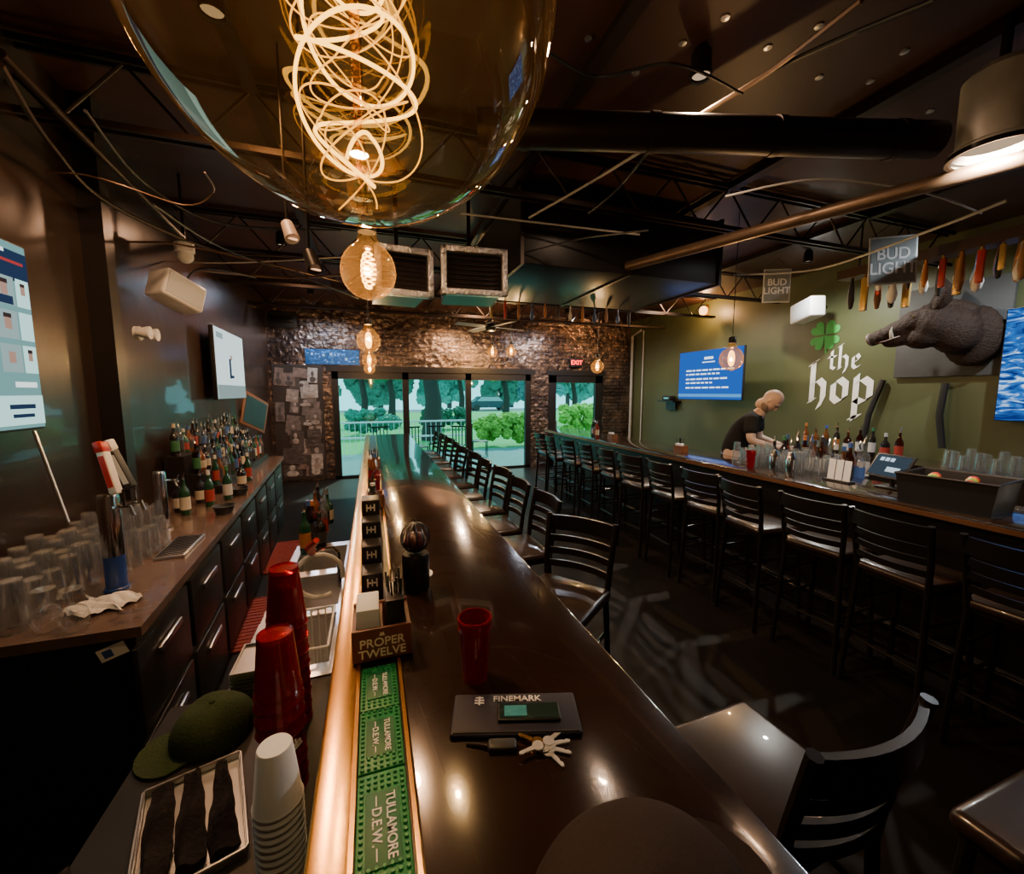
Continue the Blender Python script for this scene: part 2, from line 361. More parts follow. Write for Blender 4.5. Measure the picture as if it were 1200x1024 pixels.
for k in range(6):
    a=k*PI/6; mb.tube([(.052*math.cos(a)*math.cos(q),.052*math.sin(a)*math.cos(q),.2+.055*math.sin(q)) for q in [2*PI*i/20 for i in range(20)]],.0028,6,closed=True)
mb.tube([(0,0,.14),(0,0,.27)],.004); mb.build('wire_globe',M('dark steel wire',(.2,.2,.2),.3,1),t)
mb=MB().ball((0,0,.185),(.04,.04,.035)); mb.build('filling',M('dark fruit',(.08,.02,.02),.4),t)
o=MB().lathe([(0,0),(.05,0),(.052,.004),(0,.005)]).build('coaster',FOAM); o.location=(.16,1.62,BZ); tag(o,'white round coaster behind the wire topped caddy','coaster')
def tumbler(name,lab,loc,mat_,h=.165,r0=.032,r1=.043,inv=False,group=None,cat='tumbler'):
    t=thing(name,lab,cat,loc,0,group)
    pr=[(0,.004),(r0*.9,.004),(r0,.0),(r0+.001,.02),(r1,h-.008),(r1+.002,h-.004),(r1,h),(r1-.003,h),(r0-.002,.012),(0,.01)]
    if inv: pr=[(r,h-z) for r,z in pr]
    MB().lathe(pr,n=28).build('cup_body',mat_,t); 
    mb=MB(); z=h*.82 if not inv else h*.18
    for q in range(3):
        zz=z+q*.004*(1 if not inv else -1); rr=r0+(r1-r0)*(zz/h if not inv else 1-zz/h)+.0008
        mb.tube([(rr*math.cos(2*PI*k/24),rr*math.sin(2*PI*k/24),zz) for k in range(24)],.0009,5,closed=True)
    mb.build('rim_bands',mat_,t)
    return t
REDG,n,l,o=nodes('red tumbler plastic')
t1=n.new('ShaderNodeBsdfTransparent'); t1.inputs[0].default_value=(.85,.06,.05,1)
pb=n.new('ShaderNodeBsdfPrincipled'); pb.inputs['Base Color'].default_value=(.28,.004,.008,1); pb.inputs['Roughness'].default_value=.1; pb.inputs['Coat Weight'].default_value=.8
lw=n.new('ShaderNodeLayerWeight'); lw.inputs[0].default_value=.5; mr=n.new('ShaderNodeMapRange'); mr.inputs['To Min'].default_value=.35; mr.inputs['To Max'].default_value=.95; l.new(lw.outputs['Facing'],mr.inputs['Value'])
ms=n.new('ShaderNodeMixShader'); l.new(mr.outputs[0],ms.inputs[0]); l.new(t1.outputs[0],ms.inputs[1]); l.new(pb.outputs[0],ms.inputs[2]); l.new(ms.outputs[0],o.inputs[0])
tumbler('red_tumbler','translucent red tumbler standing alone on the near bar',P(557,793,Z=BZ),REDG)
pc=P(604,840,Z=BZ); PR=-.3
def pl(dx,dy): return (pc.x+dx*math.cos(PR)-dy*math.sin(PR),pc.y+dx*math.sin(PR)+dy*math.cos(PR))
t=thing('bank_pouch','black zip pouch with white bank lettering lying on the bar','pouch',(pc.x,pc.y,BZ),PR)
NAVY=M('navy vinyl',(.012,.012,.028),.5,ns=30,spec=.3)
MB().box((0,0,.006),(.285,.12,.012),.0055,seg=3).build('pouch_body',NAVY,t)
MB().tube([(-.135,-.054,.011),(.135,-.054,.011)],.003,6).build('zipper',BLKP,t)
bs2=basis((1,0,0),(0,1,0))
text('FINEMARK',.024,WPRINT,t,(.005,.04,.0126),bs2,off=.0004)
mb=MB()
for k in range(3): mb.box((-.083,.045-k*.008,.0126),(.022-.004*(k==0),.0035,.0006))
mb.box((-.083,.036,.0126),(.004,.026,.0006)); mb.build('emblem',WPRINT,t)
t=thing('smartphone','black smartphone with glossy screen lying on the pouch','phone',(*pl(.03,-.005),BZ+.0125),PR)
MB().box((0,0,.0035),(.14,.05,.007),.003,seg=3).build('phone_body',BLKP,t); s_=MB().box((0,0,.0075),(.132,.044,.0006)).build('screen',M('phone glass',(.02,.04,.035),.04,coat=1),t)
MB().box((-.03,0,.0079),(.05,.03,.0003)).build('screen_picture',M('phone picture',(.04,.12,.1),.08,es=.12,ec=(.2,.8,.6),ns=60,na=.9),s_)
kx,ky=pl(.055,-.085)
t=thing('key_bunch','bunch of silver keys on a ring below the pouch','keys',(kx,ky,BZ),PR)
MB().tube([(.016*math.cos(a),.016*math.sin(a),.006) for a in [2*PI*k/18 for k in range(18)]],.0016,6,closed=True).build('key_ring',CHROME,t)
for k,a in enumerate([-.9,-.3,.2,.7,2.7,3.6]):
    mt=Matrix.Rotation(a,3,'Z'); mb=MB(); mb.prism([(.014+.012*math.cos(q),.012*math.sin(q)) for q in [2*PI*i/10 for i in range(10)]],.003+k*.0018,.0055+k*.0018)
    mb.prism([(.024,-.0045),(.055,-.0045),(.058,0),(.055,.002),(.05,.004),(.045,.002),(.04,.004),(.024,.0045)],.003+k*.0018,.0055+k*.0018)
    for v in mb.bm.verts: v.co=mt@v.co
    mb.build('key',M('key steel',(.85,.85,.87),.35,.8) if k!=4 else BRASS,t)
t=thing('key_fob','black car key fob with strap left of the keys','key fob',(*pl(-.03,-.082),BZ),PR)
MB().box((0,0,.007),(.06,.028,.014),.006,seg=3).build('fob',BLKP,t); MB().tube([(-.03,0,.007),(-.05,.006,.006),(-.075,.01,.004)],.004).build('strap',CHROME,t)
t=thing('fabric_hat','plain black rounded fabric hat on the bar at the bottom edge','hat',(.318,.38,BZ),.2)
CAPM=M('soft brown black fabric',(.022,.014,.012),.85,ns=150,na=.3,bump=.1,spec=.2)
mb=MB(); pr=[(.148,0),(.153,.02),(.151,.04),(.143,.06),(.127,.08),(.104,.096),(.074,.108),(.037,.115),(0,.117)]
mb.lathe(pr,n=48)
for v in mb.bm.verts:
    r=v.co.xy.length/.153; a=math.atan2(v.co.y,v.co.x); v.co.z*=1+.08*r*math.sin(2*a+.5); v.co.x*=1.1
mb.build('crown',CAPM,t); mb=MB(); mb.prism([(.13,-.09)]+[(.15+.085*math.cos(a),.09*math.sin(a)) for a in [-1.2+.3*i for i in range(9)]]+[(.13,.09)],.002,.008); mb.build('brim',CAPM,t)
GB=[glass('amber bottle glass',(.5,.2,.05),.25),M('dark green bottle glass',(.01,.05,.02),.08,coat=.5),CLEAR,M('black bottle glass',(.012,.01,.01),.08,coat=.5),M('brown bottle liquid',(.14,.045,.012),.08,coat=.5),M('red bottle liquid',(.2,.015,.01),.1,coat=.5)]
LBL=[M('label cream',(.5,.45,.34),.6),M('label red',(.3,.03,.02),.5),M('label black',(.03,.03,.03),.5),M('label white',(.5,.5,.5),.5),M('label blue',(.04,.1,.3),.5),M('label green',(.03,.15,.06),.5),M('label orange',(.4,.15,.03),.5)]
GN=['amber','dark green','clear','black','brown','red']; LN=['cream','red','black','white','blue','green','orange']
BPROTO={}
def bottle(loc,gi,li,lab,group,s=1,shape=0):
    key=(gi,li,shape)
    if key in BPROTO:
        o=dup(BPROTO[key],loc,random.uniform(-.5,.5),lab,group); o.scale=(s,s,s); return o
    t=thing('liquor_bottle',lab,'bottle',loc,0,group); t.scale=(s,s,s)
    r=[.037,.043,.033][shape]; h=[.19,.15,.2][shape]
    MB().lathe([(0,.002),(r*.9,0),(r,.01),(r,h),(r*.8,h+.02),(.014,h+.05),(.013,h+.1),(.015,h+.105),(.0,h+.105)],n=16).build('glass_body',GB[gi],t)
    MB().lathe([(r+.0008,h*.25),(r+.001,h*.25),(r+.001,h*.8),(r+.0008,h*.8)],n=16).build('paper_label',LBL[li],t)
    if (gi+li)%2 or gi==2: MB().tube([(0,0,h+.1),(0,0,h+.125),(.006,0,h+.15),(.014,0,h+.165)],[.013,.007,.004,.003],8).build('pour_spout',CHROME,t)
    else: MB().lathe([(0,h+.13),(.015,h+.13),(.016,h+.09),(.014,h+.09)],n=12).build('cap',LBL[(li+2)%7],t)
    BPROTO[key]=t; return t
for i in range(5):
    bottle((-.01,2.0+i*.1,BZ-.007),[3,0,5,3,4][i],[2,0,1,6,3][i],'small %s bottle on the near bar rail, %s beyond the black blocks'%(GN[[3,0,5,3,4][i]],ordn(i)),'bottles on the near bar rail',.85,[0,2,0,1,0][i])
def napbox(loc,lab):
    t=thing('napkin_caddy',lab,'caddy',loc)
    mb=MB(); mb.box((0,-.06,.04),(.1,.01,.08)); mb.box((0,.06,.04),(.1,.01,.08)); mb.box((-.05,0,.04),(.01,.13,.08)); mb.box((.05,0,.04),(.01,.13,.08)); mb.box((0,0,.004),(.1,.12,.008)); mb.build('box',WOOD,t)
    mb=MB()
    for k in range(9):
        x=random.uniform(-.035,.035); y=random.uniform(-.04,.04); mb.cyl((x,y,.01),(x*1.3,y*1.3,.17),.004,n=6)
    mb.build('straws',BLKP,t); MB().box((-.02,0,.06),(.04,.1,.09)).build('napkin_pad',FOAM,t)
napbox((.0,2.72,BZ+.01),'wooden caddy of straws halfway down the near bar rail')
napbox((.0,4.2,BZ+.01),'wooden caddy of straws near the far end of the near bar')
for i in range(4):
    tumbler('red_tumbler','red tumbler beside the halfway straw caddy, %s in line'%ordn(i),(.0,3.0+i*.13,BZ-.007),REDG,group='red tumblers on the bar rail') if i<2 else bottle((0,3.1+i*.16,BZ-.007),4,i,'brown bottle on the rail before the far straw caddy, %s'%ordn(i-2),'far rail bottles',.8)
# ================= UNDERBAR
UZ=.85
t=thing('underbar_shelf','dark work shelf behind the near bar in the bottom left foreground','shelf',(-.375,.87,0))
B((0,0,UZ-.015),(.47,1.1,.03),'shelf_top',M('dark laminate',(.014,.012,.011),.5,spec=.3),t,.004); B((.02,0,.41),(.4,1.04,.82),'cabinet',BLK,t)
t=thing('bar_sink','stainless steel underbar sink unit with basins behind the near bar','sink',(-.3,2.4,0))
mb=MB(); 
x0,x1=-.17,.165
ys=[-.97,-.9,-.55,-.48,-.13,-.06,.29,.36,.97]
for i in range(0,len(ys)-1,2): mb.box((0,(ys[i]+ys[i+1])/2,UZ-.01),(x1-x0,ys[i+1]-ys[i],.02))
for i in (1,3,5):
    yc=(ys[i]+ys[i+1])/2
    for x in (x0+.02,x1-.02): mb.box((x,yc,UZ-.01),(.04,.35,.02))
mb.build('deck',STEEL,t)
for i in (1,3,5):
    yc=(ys[i]+ys[i+1])/2; mb=MB()
    for sx in (-1,1): mb.box((sx*.13,yc,UZ-.14),(.006,.35,.25)); mb.box((0,yc+sx*.172,UZ-.14),(.26,.006,.25))
    mb.box((0,yc,UZ-.265),(.26,.35,.006)); mb.build('basin',STEEL,t)
B((0,0,.28),(.3,1.9,.55),'cabinet',BLK,t)
mb=MB(); mb.tube([(.12,-.3,UZ),(.12,-.3,UZ+.17),(.1,-.3,UZ+.2),(.04,-.3,UZ+.2),(.0,-.3,UZ+.17)],.009); mb.build('faucet',CHROME,t)
t=thing('dish_rack','white wire dish rack standing in the steel sink nearest the camera','dish rack',(-.3,1.68,UZ-.26))
mb=MB()
for k in range(9): mb.tube([(-.11+k*.0275,-.15,.3),(-.11+k*.0275,-.15,.02),(-.11+k*.0275,.15,.02),(-.11+k*.0275,.15,.3)],.0035,6)
for y in (-.15,.15): mb.tube([(-.12,y,.3),(.12,y,.3)],.005,6)
mb.tube([(-.12,-.15,.3),(-.12,.15,.3)],.005,6); mb.tube([(.12,-.15,.3),(.12,.15,.3)],.005,6); mb.build('wires',WHITE,t)
t=thing('soda_gun','soda gun with red handle and looping pale hose beside the bar','soda gun',(-.27,2.05,UZ))
def arc(c,r,a0,a1,n=14,ax=(0,1)): return [(c[0]+r*math.cos(a0+(a1-a0)*i/n),c[1],c[2]+r*math.sin(a0+(a1-a0)*i/n)) for i in range(n+1)]
MB().tube(arc((0.02,-.1,.13),.1,-.2,5.2),.011).build('hose',M('pale hose',(.6,.62,.6),.4),t)
MB().tube([(.0,-.08,.22),(-.01,-.12,.27),(.03,-.2,.33)],[.014,.02,.012],10).build('handle',M('red handle',(.5,.02,.02),.3),t)
for i in range(9):
    g=random.choice([0,1,3,4,2]); bottle((-.4+.07*(i%2),2.62+i*.082,UZ),g,random.randrange(7),'%s bottle standing on the steel sink deck, %s from the near side'%(GN[g],ordn(i)),'bottles on the sink deck',.85,i%3)
t=thing('metal_tray','rectangular stainless tray holding dark rolled cloths','tray',(-.405,.99,UZ),.3)
mb=MB(); mb.box((0,0,.003),(.18,.27,.004))
mb.tube([(x*1.06,y*1.04,.02) for x,y in [(.085,.135),(-.085,.135),(-.09,.13),(-.09,-.13),(-.085,-.135),(.085,-.135),(.09,-.13),(.09,.13)]],.0035,6,closed=True)
for sx in (-1,1): mb.box((sx*.0925,0,.011),(.003,.275,.019)); mb.box((0,sx*.139,.011),(.184,.003,.019))
mb.build('tray_body',STEEL,t)
CL=M('black cloth',(.011,.009,.011),.95,ns=80,bump=.4,spec=.2)
for k in range(3):
    dx=-.057+k*.056; mt=Matrix.Rotation(.3,3,'Z')
    p=mt@Vector((dx,0,0)); mb=MB()
    N=20; R=[]
    for i in range(N+1):
        u=i/N; y=-.122+.244*u; w=.0265*(.62+.38*math.sin(PI*(.1+.8*u+.15*k)))+.001*math.sin(i*1.3+k); hh=.024+.006*math.sin(i*.6+k*2)
        R.append([Vector((.0015*math.sin(i*.5+k)+w*math.cos(a)*(1+.07*math.sin(3*a+k+.3*i)),y,.002+hh*(.5+.5*math.sin(a))*(1+.3*math.sin(3*a+i*.25+k)))) for a in [2*PI*j/20 for j in range(20)]])
    o=mb.rings(R).build('rolled_cloth',CL)
    o.location=(-.405+p.x,.99+p.y,UZ+.005); o.rotation_euler=(0,0,.3); tag(o,'long dark folded cloth in the metal tray, %s one'%['left','middle','right'][k],'cloth','folded cloths in the tray')
t=thing('baseball_hat','dark green baseball hat lying behind the metal tray','hat',(-.45,1.27,UZ),3.6)
CG=M('dark green cotton',(.03,.048,.018),.9,ns=150,bump=.3,spec=.2)
pr=[(.1*math.cos(a)**.7,.012+.08*math.sin(a)) for a in [PI/2*i/10 for i in range(10)]]+[(0,.093)]
mb=MB().lathe([(.097,0)]+pr,n=36)
for v in mb.bm.verts:
    a=math.atan2(v.co.y,v.co.x); v.co.z*=1+.12*math.sin(3*a)*(v.co.xy.length/.1)*.5
mb.build('crown',CG,t); MB().ball((0,0,.093),(.008,.008,.005)).build('button',CG,t)
MB().prism([(.07,-.075)]+[(.095+.075*math.cos(a),.085*math.sin(a)) for a in [-1.3+.325*i for i in range(9)]]+[(.07,.075)],.003,.008).build('brim',CG,t)
for k in range(6):
    t=thing('steel_tray','stainless steel tray behind the foam cups, %s from the bottom of its pile'%ordn(k),'tray',(-.36,1.49,UZ+.001+k*.013),0,'pile of steel trays')
    mb=MB(); mb.box((0,0,.002),(.17,.16,.003)); 
    for sx in (-1,1): mb.box((sx*.087,0,.006),(.004,.17,.01)); mb.box((0,sx*.083,.006),(.17,.004,.01))
    mb.build('tray_body',STEEL,t)
def stack(x,y,n,dz,lab,grp,first_text=False):
    for k in range(n):
        z=UZ+k*dz+(.045 if (first_text and k>2) else 0)
        t=tumbler('red_tumbler',lab%ordn(k),(x,y,z),REDG,h=.17,r0=.038,r1=.052,inv=True,group=grp)
        if first_text and k==2:
            for i,chh in enumerate('Coca-Cola'):
                a=-PI/2-.4+i*.17; rr=.0518
                text(chh,.036,WPRINT,t,(rr*math.cos(a),rr*math.sin(a),.048+.0015*i),basis((-math.sin(a),math.cos(a),.1),(0,0,1)),off=.0006)
stack(-.232,1.03,6,.036,'upside-down red tumbler in the front stack, %s from the bottom','front stack of red tumblers',True)
stack(-.25,1.25,8,.042,'upside-down red tumbler in the rear stack, %s from the bottom','rear stack of red tumblers')
for k in range(11):
    t=thing('foam_cup','white foam cup upside-down in the foreground stack, %s from the bottom'%ordn(k),'cup',(-.2,.83,UZ+k*.0155),0,'stack of white foam cups')
    h=.12; MB().lathe([(.043,0),(.045,.001),(.0455,.005),(.043,.009),(.031,h-.003),(.029,h),(0,h)],n=28).build('cup_body',FOAM,t)
t=thing('dark_bag','crumpled dark bag at the bottom left corner','bag',(-.56,.73,UZ))
mb=MB(); q=bmesh.ops.create_icosphere(mb.bm,subdivisions=4,radius=1)
for v in q['verts']:
    k=1+.12*math.sin(7*v.co.x+3*v.co.y)+.08*math.sin(11*v.co.z+5*v.co.y); v.co=Vector((v.co.x*.06*k,v.co.y*.16*k,max(-.0,.05+v.co.z*.05*k)))
mb.build('bag_body',CL,t); MB().tube([(0,-.07,.08),(.0,-.04,.13),(0,.04,.13),(0,.07,.08)],.006).build('handle',CL,t)
# ================= FLOOR MATS
RM=M('red rubber mat',(.22,.03,.025),.7,ns=40,bump=.4)
for i,(x,y,l_) in enumerate([(-.8,3.55,.8),(-.86,4.95,.9)]):
    t=thing('floor_mat','red rubber floor mat behind the bar, %s one'%['near','far'][i],'mat',(x,y,0),.05)
    MB().box((0,0,.008),(.5,l_,.016),.004).build('mat_base',RM,t)
    mb=MB()
    for a in range(int(l_/.05)): mb.box((0,-l_/2+.04+a*.05,.018),(.46,.012,.006))
    mb.build('ribs',RM,t)
# ================= LEFT BACK COUNTER
fx=lambda y:-.72-.0737*y
CTZ=.92
t=thing('back_counter','long back counter with dark drawers and wood-toned top along the left wall','counter',(0,0,0))
a,b_=1.84,6.4
CTOP=M('brown stone counter top',(.13,.085,.065),.22,.1,ns=14,na=.5,coat=.4)
MB().prism([(fx(a),a),(fx(b_),b_),(WXF(b_)+.01,b_),(WXF(a)+.01,a)],CTZ-.04,CTZ).build('top',CTOP,t)
MB().prism([(fx(a)-.03,a+.02),(fx(b_)-.03,b_-.02),(WXF(b_)+.02,b_-.02),(WXF(a)+.02,a+.02)],0,CTZ-.041).build('body',BLK,t)
ang=math.atan(.0737)
for k in range(7):
    y=2.1+k*.62
    dr=B((0,0,0),(.02,.56,.36),'drawer',BLKP,t,.004); dr.location=(fx(y)-.02,y,.66); dr.rotation_euler=(0,0,ang)
    hb=MB().box((.022,0,.08),(.014,.26,.03),.005).build('handle',STEEL,dr)
    dr=B((0,0,0),(.02,.56,.38),'drawer',BLKP,t,.004); dr.location=(fx(y)-.02,y,.26); dr.rotation_euler=(0,0,ang)
    hb=MB().box((.022,0,.1),(.014,.26,.03),.005).build('handle',STEEL,dr)
s_=thing('sticker','white sticker with blue mark on the near end of the back counter','sticker',(fx(a)-.1,a+.016,.83),0,None,basis((1,0,.35),(-.35,0,1)))
MB().box((0,0,.001),(.09,.05,.001)).build('paper',WPRINT,s_); MB().box((-.015,0,.002),(.03,.03,.001)).build('blue_mark',LBL[4],s_); 
TY0=4.15
for k,(o1,o2,h) in enumerate([(.0,.14,.34),(.145,.27,.18),(.275,.4,.07)]):
    y1=6.2; t=MB().prism([(WXF(TY0)+.03+o1,TY0),(WXF(y1)+.03+o1,y1),(WXF(y1)+.03+o2,y1),(WXF(TY0)+.03+o2,TY0)],CTZ,CTZ+h).build('bottle_riser',BLK)
    tag(t,'long dark bottle riser on the back counter, %s step'%['tallest rear','middle','lowest front'][k],'shelf')
for k,(off,h,step) in enumerate([(.09,.34,.105),(.235,.18,.11),(.37,.07,.12)]):
    y=TY0+.08; i=0
    while y<6.15:
        g=random.choice([0,3,4,2,1,3,2,3]); li=random.choice([0,2,3,2,1,4,0,6,5,2])
        bottle((WXF(y)+off,y,CTZ+h),g,li,'%s bottle, %s label, %s riser step, %s from near end'%(GN[g],LN[li],['rear','middle','front'][k],ordn(i)),'bottles on the left back counter risers',random.uniform(.76,.88),random.randrange(3))
        y+=step*random.uniform(.95,1.15); i+=1
for i,(x,y) in enumerate([(-1.3,3.5),(-1.38,3.62),(-1.22,3.72),(-1.32,3.85),(-1.15,3.9),(-1.18,4.4),(-1.2,4.7)]):
    bottle((x,y,CTZ),3 if i%2 else 1,random.choice([0,1,3]),'dark bottle standing on the counter before the risers, %s from near side'%ordn(i),'dark bottles before the risers',.88,i%2)
def pint(name,lab,loc,h=.15,grp=None,r0=.03,r1=.043,inv=True):
    t=thing(name,lab,'glass',loc,0,grp)
    pr=[(0,.006),(r0-.004,.008),(r0-.002,.02),(r1-.002,h),(r1,h),(r0+.001,.015),(r0,0),(0,0)]
    if inv: pr=[(r,h-z) for r,z in pr]
    MB().lathe(pr,n=18).build('glass_wall',CLEAR,t); 
    MB().tube([(r1*math.cos(2*PI*k/18),r1*math.sin(2*PI*k/18),0.0015 if inv else h) for k in range(18)],.0018,5,closed=True).build('rim',CLEAR,t)
    return t
pg=None
def putpint(loc,lab,grp):
    global pg
    if pg is None: pg=pint('beer_glass',lab,loc,grp=grp); return pg
    return dup(pg,loc,0,lab,grp)
rows=[-1.185,-1.28,-1.375,-1.47,-1.56]
for r_,x in enumerate(rows):
    k=0; y=1.93+.03*r_
    while y<3.3:
        ok=x>WXF(y)+.055 and not(r_==1 and y>2.65) and not(r_==0 and (y<2.4 or y>2.9))
        if ok and not (x>-1.33 and y>3.02):
            o=putpint((x,y,CTZ),'clear upside-down beer glass, row %s from the wall, %s from the counter end'%(ordn(4-r_),ordn(k)),'beer glasses on the left counter'); k+=1
            if o is not pg: o.scale=(1,1,[1,1.15,1.3,1.05][int(k+r_)%4])
        y+=.1
t0=None
for i,(x,y) in enumerate([(-1.175,1.93),(-1.08,1.9)]):
    lab='stemmed balloon glass upside-down near the towel, %s one'%['left','right'][i]
    if t0 is None:
        t0=thing('stemmed_glass',lab,'glass',(x,y,CTZ),0,'stemmed glasses by the towel')
        MB().lathe([(.03,0),(.042,.03),(.045,.05),(.035,.08),(.01,.098),(.0,.1)],n=20).build('bowl',CLEAR,t0); MB().cyl((0,0,.1),(0,0,.15),.004,n=8).build('stem',CLEAR,t0); MB().lathe([(.004,.15),(.033,.156),(.033,.158),(0,.158)],n=20).build('foot',CLEAR,t0)
    else: dup(t0,(x,y,CTZ),0,lab)
mb=MB(); N=26; vs={}
for i in range(N):
    for j in range(N):
        u=i/(N-1)-.5; v=j/(N-1)-.5; r=max(abs(u),abs(v))
        z=.004+.03*(1-r*1.7)*(.6+.4*math.sin(9*u+4*v))+.012*abs(math.sin(14*v+6*u+2*math.sin(7*u)))
        vs[i,j]=mb.bm.verts.new((u*.2+.02*math.sin(8*v),v*.17+.02*math.sin(9*u),max(z,.003)))
for i in range(N-1):
    for j in range(N-1): mb.bm.faces.new((vs[i,j],vs[i+1,j],vs[i+1,j+1],vs[i,j+1]))
o=mb.build('bar_towel',M('white terry',(.7,.68,.66),.95,ns=200,bump=.3)); tp=P(112,714,Z=CTZ); o.location=(tp.x+.02,tp.y+.02,CTZ); tag(o,'crumpled white bar towel on the left counter','towel')
tp=P(138,690,Z=CTZ)
t=thing('beer_tap_tower','chrome cylinder beer tap tower with blue lower half and two handles','beer tap',(tp.x,tp.y,CTZ))
MB().lathe([(0,0),(.045,0),(.045,.01),(.038,.015),(.038,.16)],n=28).build('blue_sleeve',M('blue sleeve',(.02,.06,.25),.3),t)
MB().lathe([(.038,.16),(.038,.42),(.034,.435),(0,.44)],n=28).build('column',CHROME,t)
for k,(y,c1,c2) in enumerate([(-.03,M('tap red',(.55,.03,.02),.3),WPRINT),(.06,LBL[2],WPRINT)]):
    fc=MB(); fc.tube([(.03,y,.38),(.09,y,.38),(.1,y,.34)],.009); fc.tube([(.07,y,.38),(.068,y,.46)],.007); f=fc.build('faucet',CHROME,t)
    R=Matrix.Rotation(-.25,3,'Y')@Matrix.Rotation(-.15*(1-2*k),3,'X')
    MB().box(Vector((.03,y,.54)),(.03,.05,.2),.008,R).build('tap_handle',c2 if k==0 else c1,t); MB().box(Vector((.03,y,.54))+R@Vector((0,0,.11)),(.034,.056,.05),.008,R).build('handle_head',c1 if k==0 else WPRINT,t)
    MB().box(Vector((.03,y,.54))+R@Vector((.0,-.026,0)),(.02,.002,.14),0,R).build('handle_mark',c1 if k==0 else c2,t)
tp=P(192,620,Z=CTZ)
t=thing('steel_column','slim chrome beer column beyond the tap tower','beer tap',(tp.x,tp.y,CTZ))
MB().lathe([(0,0),(.05,0),(.05,.01),(.035,.015),(.035,.36),(.03,.38),(0,.385)],n=24).build('column',CHROME,t); MB().tube([(.03,0,.32),(.08,0,.32),(.09,0,.28)],.008).build('faucet',CHROME,t)
t=thing('drip_tray','flat steel drip tray beside the slim column on the left counter','tray',(-1.06,2.75,CTZ),.06)
MB().box((0,0,.008),(.14,.36,.014),.003).build('tray_body',STEEL,t); mb=MB()
for k in range(14): mb.box((0,-.16+k*.0245,.0165),(.12,.006,.003))
mb.build('grate',BLKM,t)
for i,(x,y) in enumerate([(-1.02,3.45),(-1.08,4.05)]):
    t=thing('dark_bowl','dark round bowl at the front edge of the left counter, %s one'%['near','far'][i],'bowl',(x-.03,y,CTZ)); MB().lathe([(0,0),(.05,0),(.07,.06),(.066,.06),(.045,.008),(0,.008)]).build('bowl_body',BLKP,t)
    MB().tube([(.071*math.cos(2*PI*k/20),.071*math.sin(2*PI*k/20),.06) for k in range(20)],.003,6,closed=True).build('rim',BLKP,t)
t=thing('framed_board','slanted wooden framed board on the wall near the far end of the counter','board',(WXF(7)+.12,7.1,1.5),0,None,basis((0.3,.95,0),(0,0,1)))
MB().box((0,0,0),(.62,.5,.03),.01,Matrix.Rotation(-.35,3,'Z')).build('frame',WOOD,t); MB().box((0,0,.017),(.52,.4,.006),0,Matrix.Rotation(-.35,3,'Z')).build('panel',BLK,t)
# ================= TVS
def tv(name,lab,c,bas,w,h,base,rects,group=None):
    t=thing(name,lab,'television',c,0,group,bas)
    MB().box((0,0,-.025),(w+.02,h+.02,.045),.006).build('housing',BLKP,t)
    s=MB().box((0,0,0),(w,h,.003)).build('screen',base,t)
    by={}
    for i,(x,y,a,b,m) in enumerate(rects): by.setdefault(m.name,(m,[]))[1].append((x,y,a,b))
    for m,rs in by.values():
        mb=MB()
        for x,y,a,b in rs: mb.box(((x-.5)*w,(y-.5)*h,.0025+random.uniform(0,.001)),(a*w,b*h,.002))
        mb.build('picture',m,s)
    MB().box((0,0,-.075),(.3,.25,.06)).build('wall_bracket',BLKM,t)
    return t
E=emis
ang_w=(-.035,1,0)
yc=2.0
nv=E('tv navy',(.02,.04,.09)); wh=E('tv white',(.8,.9,.9),1.5); sk=E('tv skin',(.5,.3,.23)); gy=E('tv grey',(.35,.5,.5)); cw=E('tv cyan white',(.5,.85,.8),1.4); rd=E('tv red',(.5,.05,.05)); hr=E('tv hair',(.05,.03,.03))
rc=[(.5,.88,1,.16,nv),(.8,.95,.2,.02,wh),(.6,.5,.24,.5,gy),(.5,.1,1,.16,cw),(.9,.12,.12,.025,nv),(.9,.07,.1,.02,nv),(.93,.24,.1,.03,wh),(.93,.9,.1,.015,rd)]
for yy in (.74,.56,.38): rc+=[(.88,yy,.09,.15,gy),(.965,yy,.06,.15,cw),(.88,yy-.05,.07,.045,rd if .5<yy<.7 else nv),(.88,yy+.005,.03,.06,sk),(.88,yy+.045,.035,.025,hr),(.965,yy-.04,.03,.055,nv),(.965,yy+.015,.02,.045,sk),(.965,yy+.045,.022,.02,hr)]
tv('television','large television on the left wall cropped by the photo edge',(WXF(yc)+.11,yc,2.055),basis(ang_w),1.32,.84,E('tv teal pale',(.2,.42,.42)),rc)
yc=6.0
tv('television','television with white sports picture above the bottle risers on the left wall',(WXF(yc)+.13,yc,2.13),basis(ang_w),1.22,.8,E('tv pale',(.6,.74,.74),1.6),[(.5,.1,1,.2,E('tv grey green',(.3,.42,.4))),(.45,.45,.06,.3,nv),(.5,.62,.05,.07,sk),(.52,.33,.1,.04,nv),(.15,.9,.2,.08,gy)])
a_=P(796,442,X=5.75); c_=P(870,442,X=5.75)
TT=E('tv text',(.7,.85,1),2.0)
rt=[(.5,.84,.14,.05,TT),(.5,.76,.2,.02,TT)]
for k,(y,wd) in enumerate([(.6,.7),(.52,.55),(.42,.62),(.34,.4),(.24,.6)]):
    x=.08
    while x<.08+wd:
        ww=random.uniform(.03,.1); rt.append((x+ww/2+.05,y,ww,.03,TT)); x+=ww+.02
rt+=[(.5,.08,1,.06,E('tv strip',(.1,.35,.75),1.2))]
tv('television','blue information screen with white text on the green wall',(5.75,(a_.y+c_.y)/2,2.12),basis((0,-1,0)),a_.y-c_.y,.88,E('tv blue',(.01,.07,.34),1.8),rt)
WAT,n,l,o=nodes('rippling blue water picture')
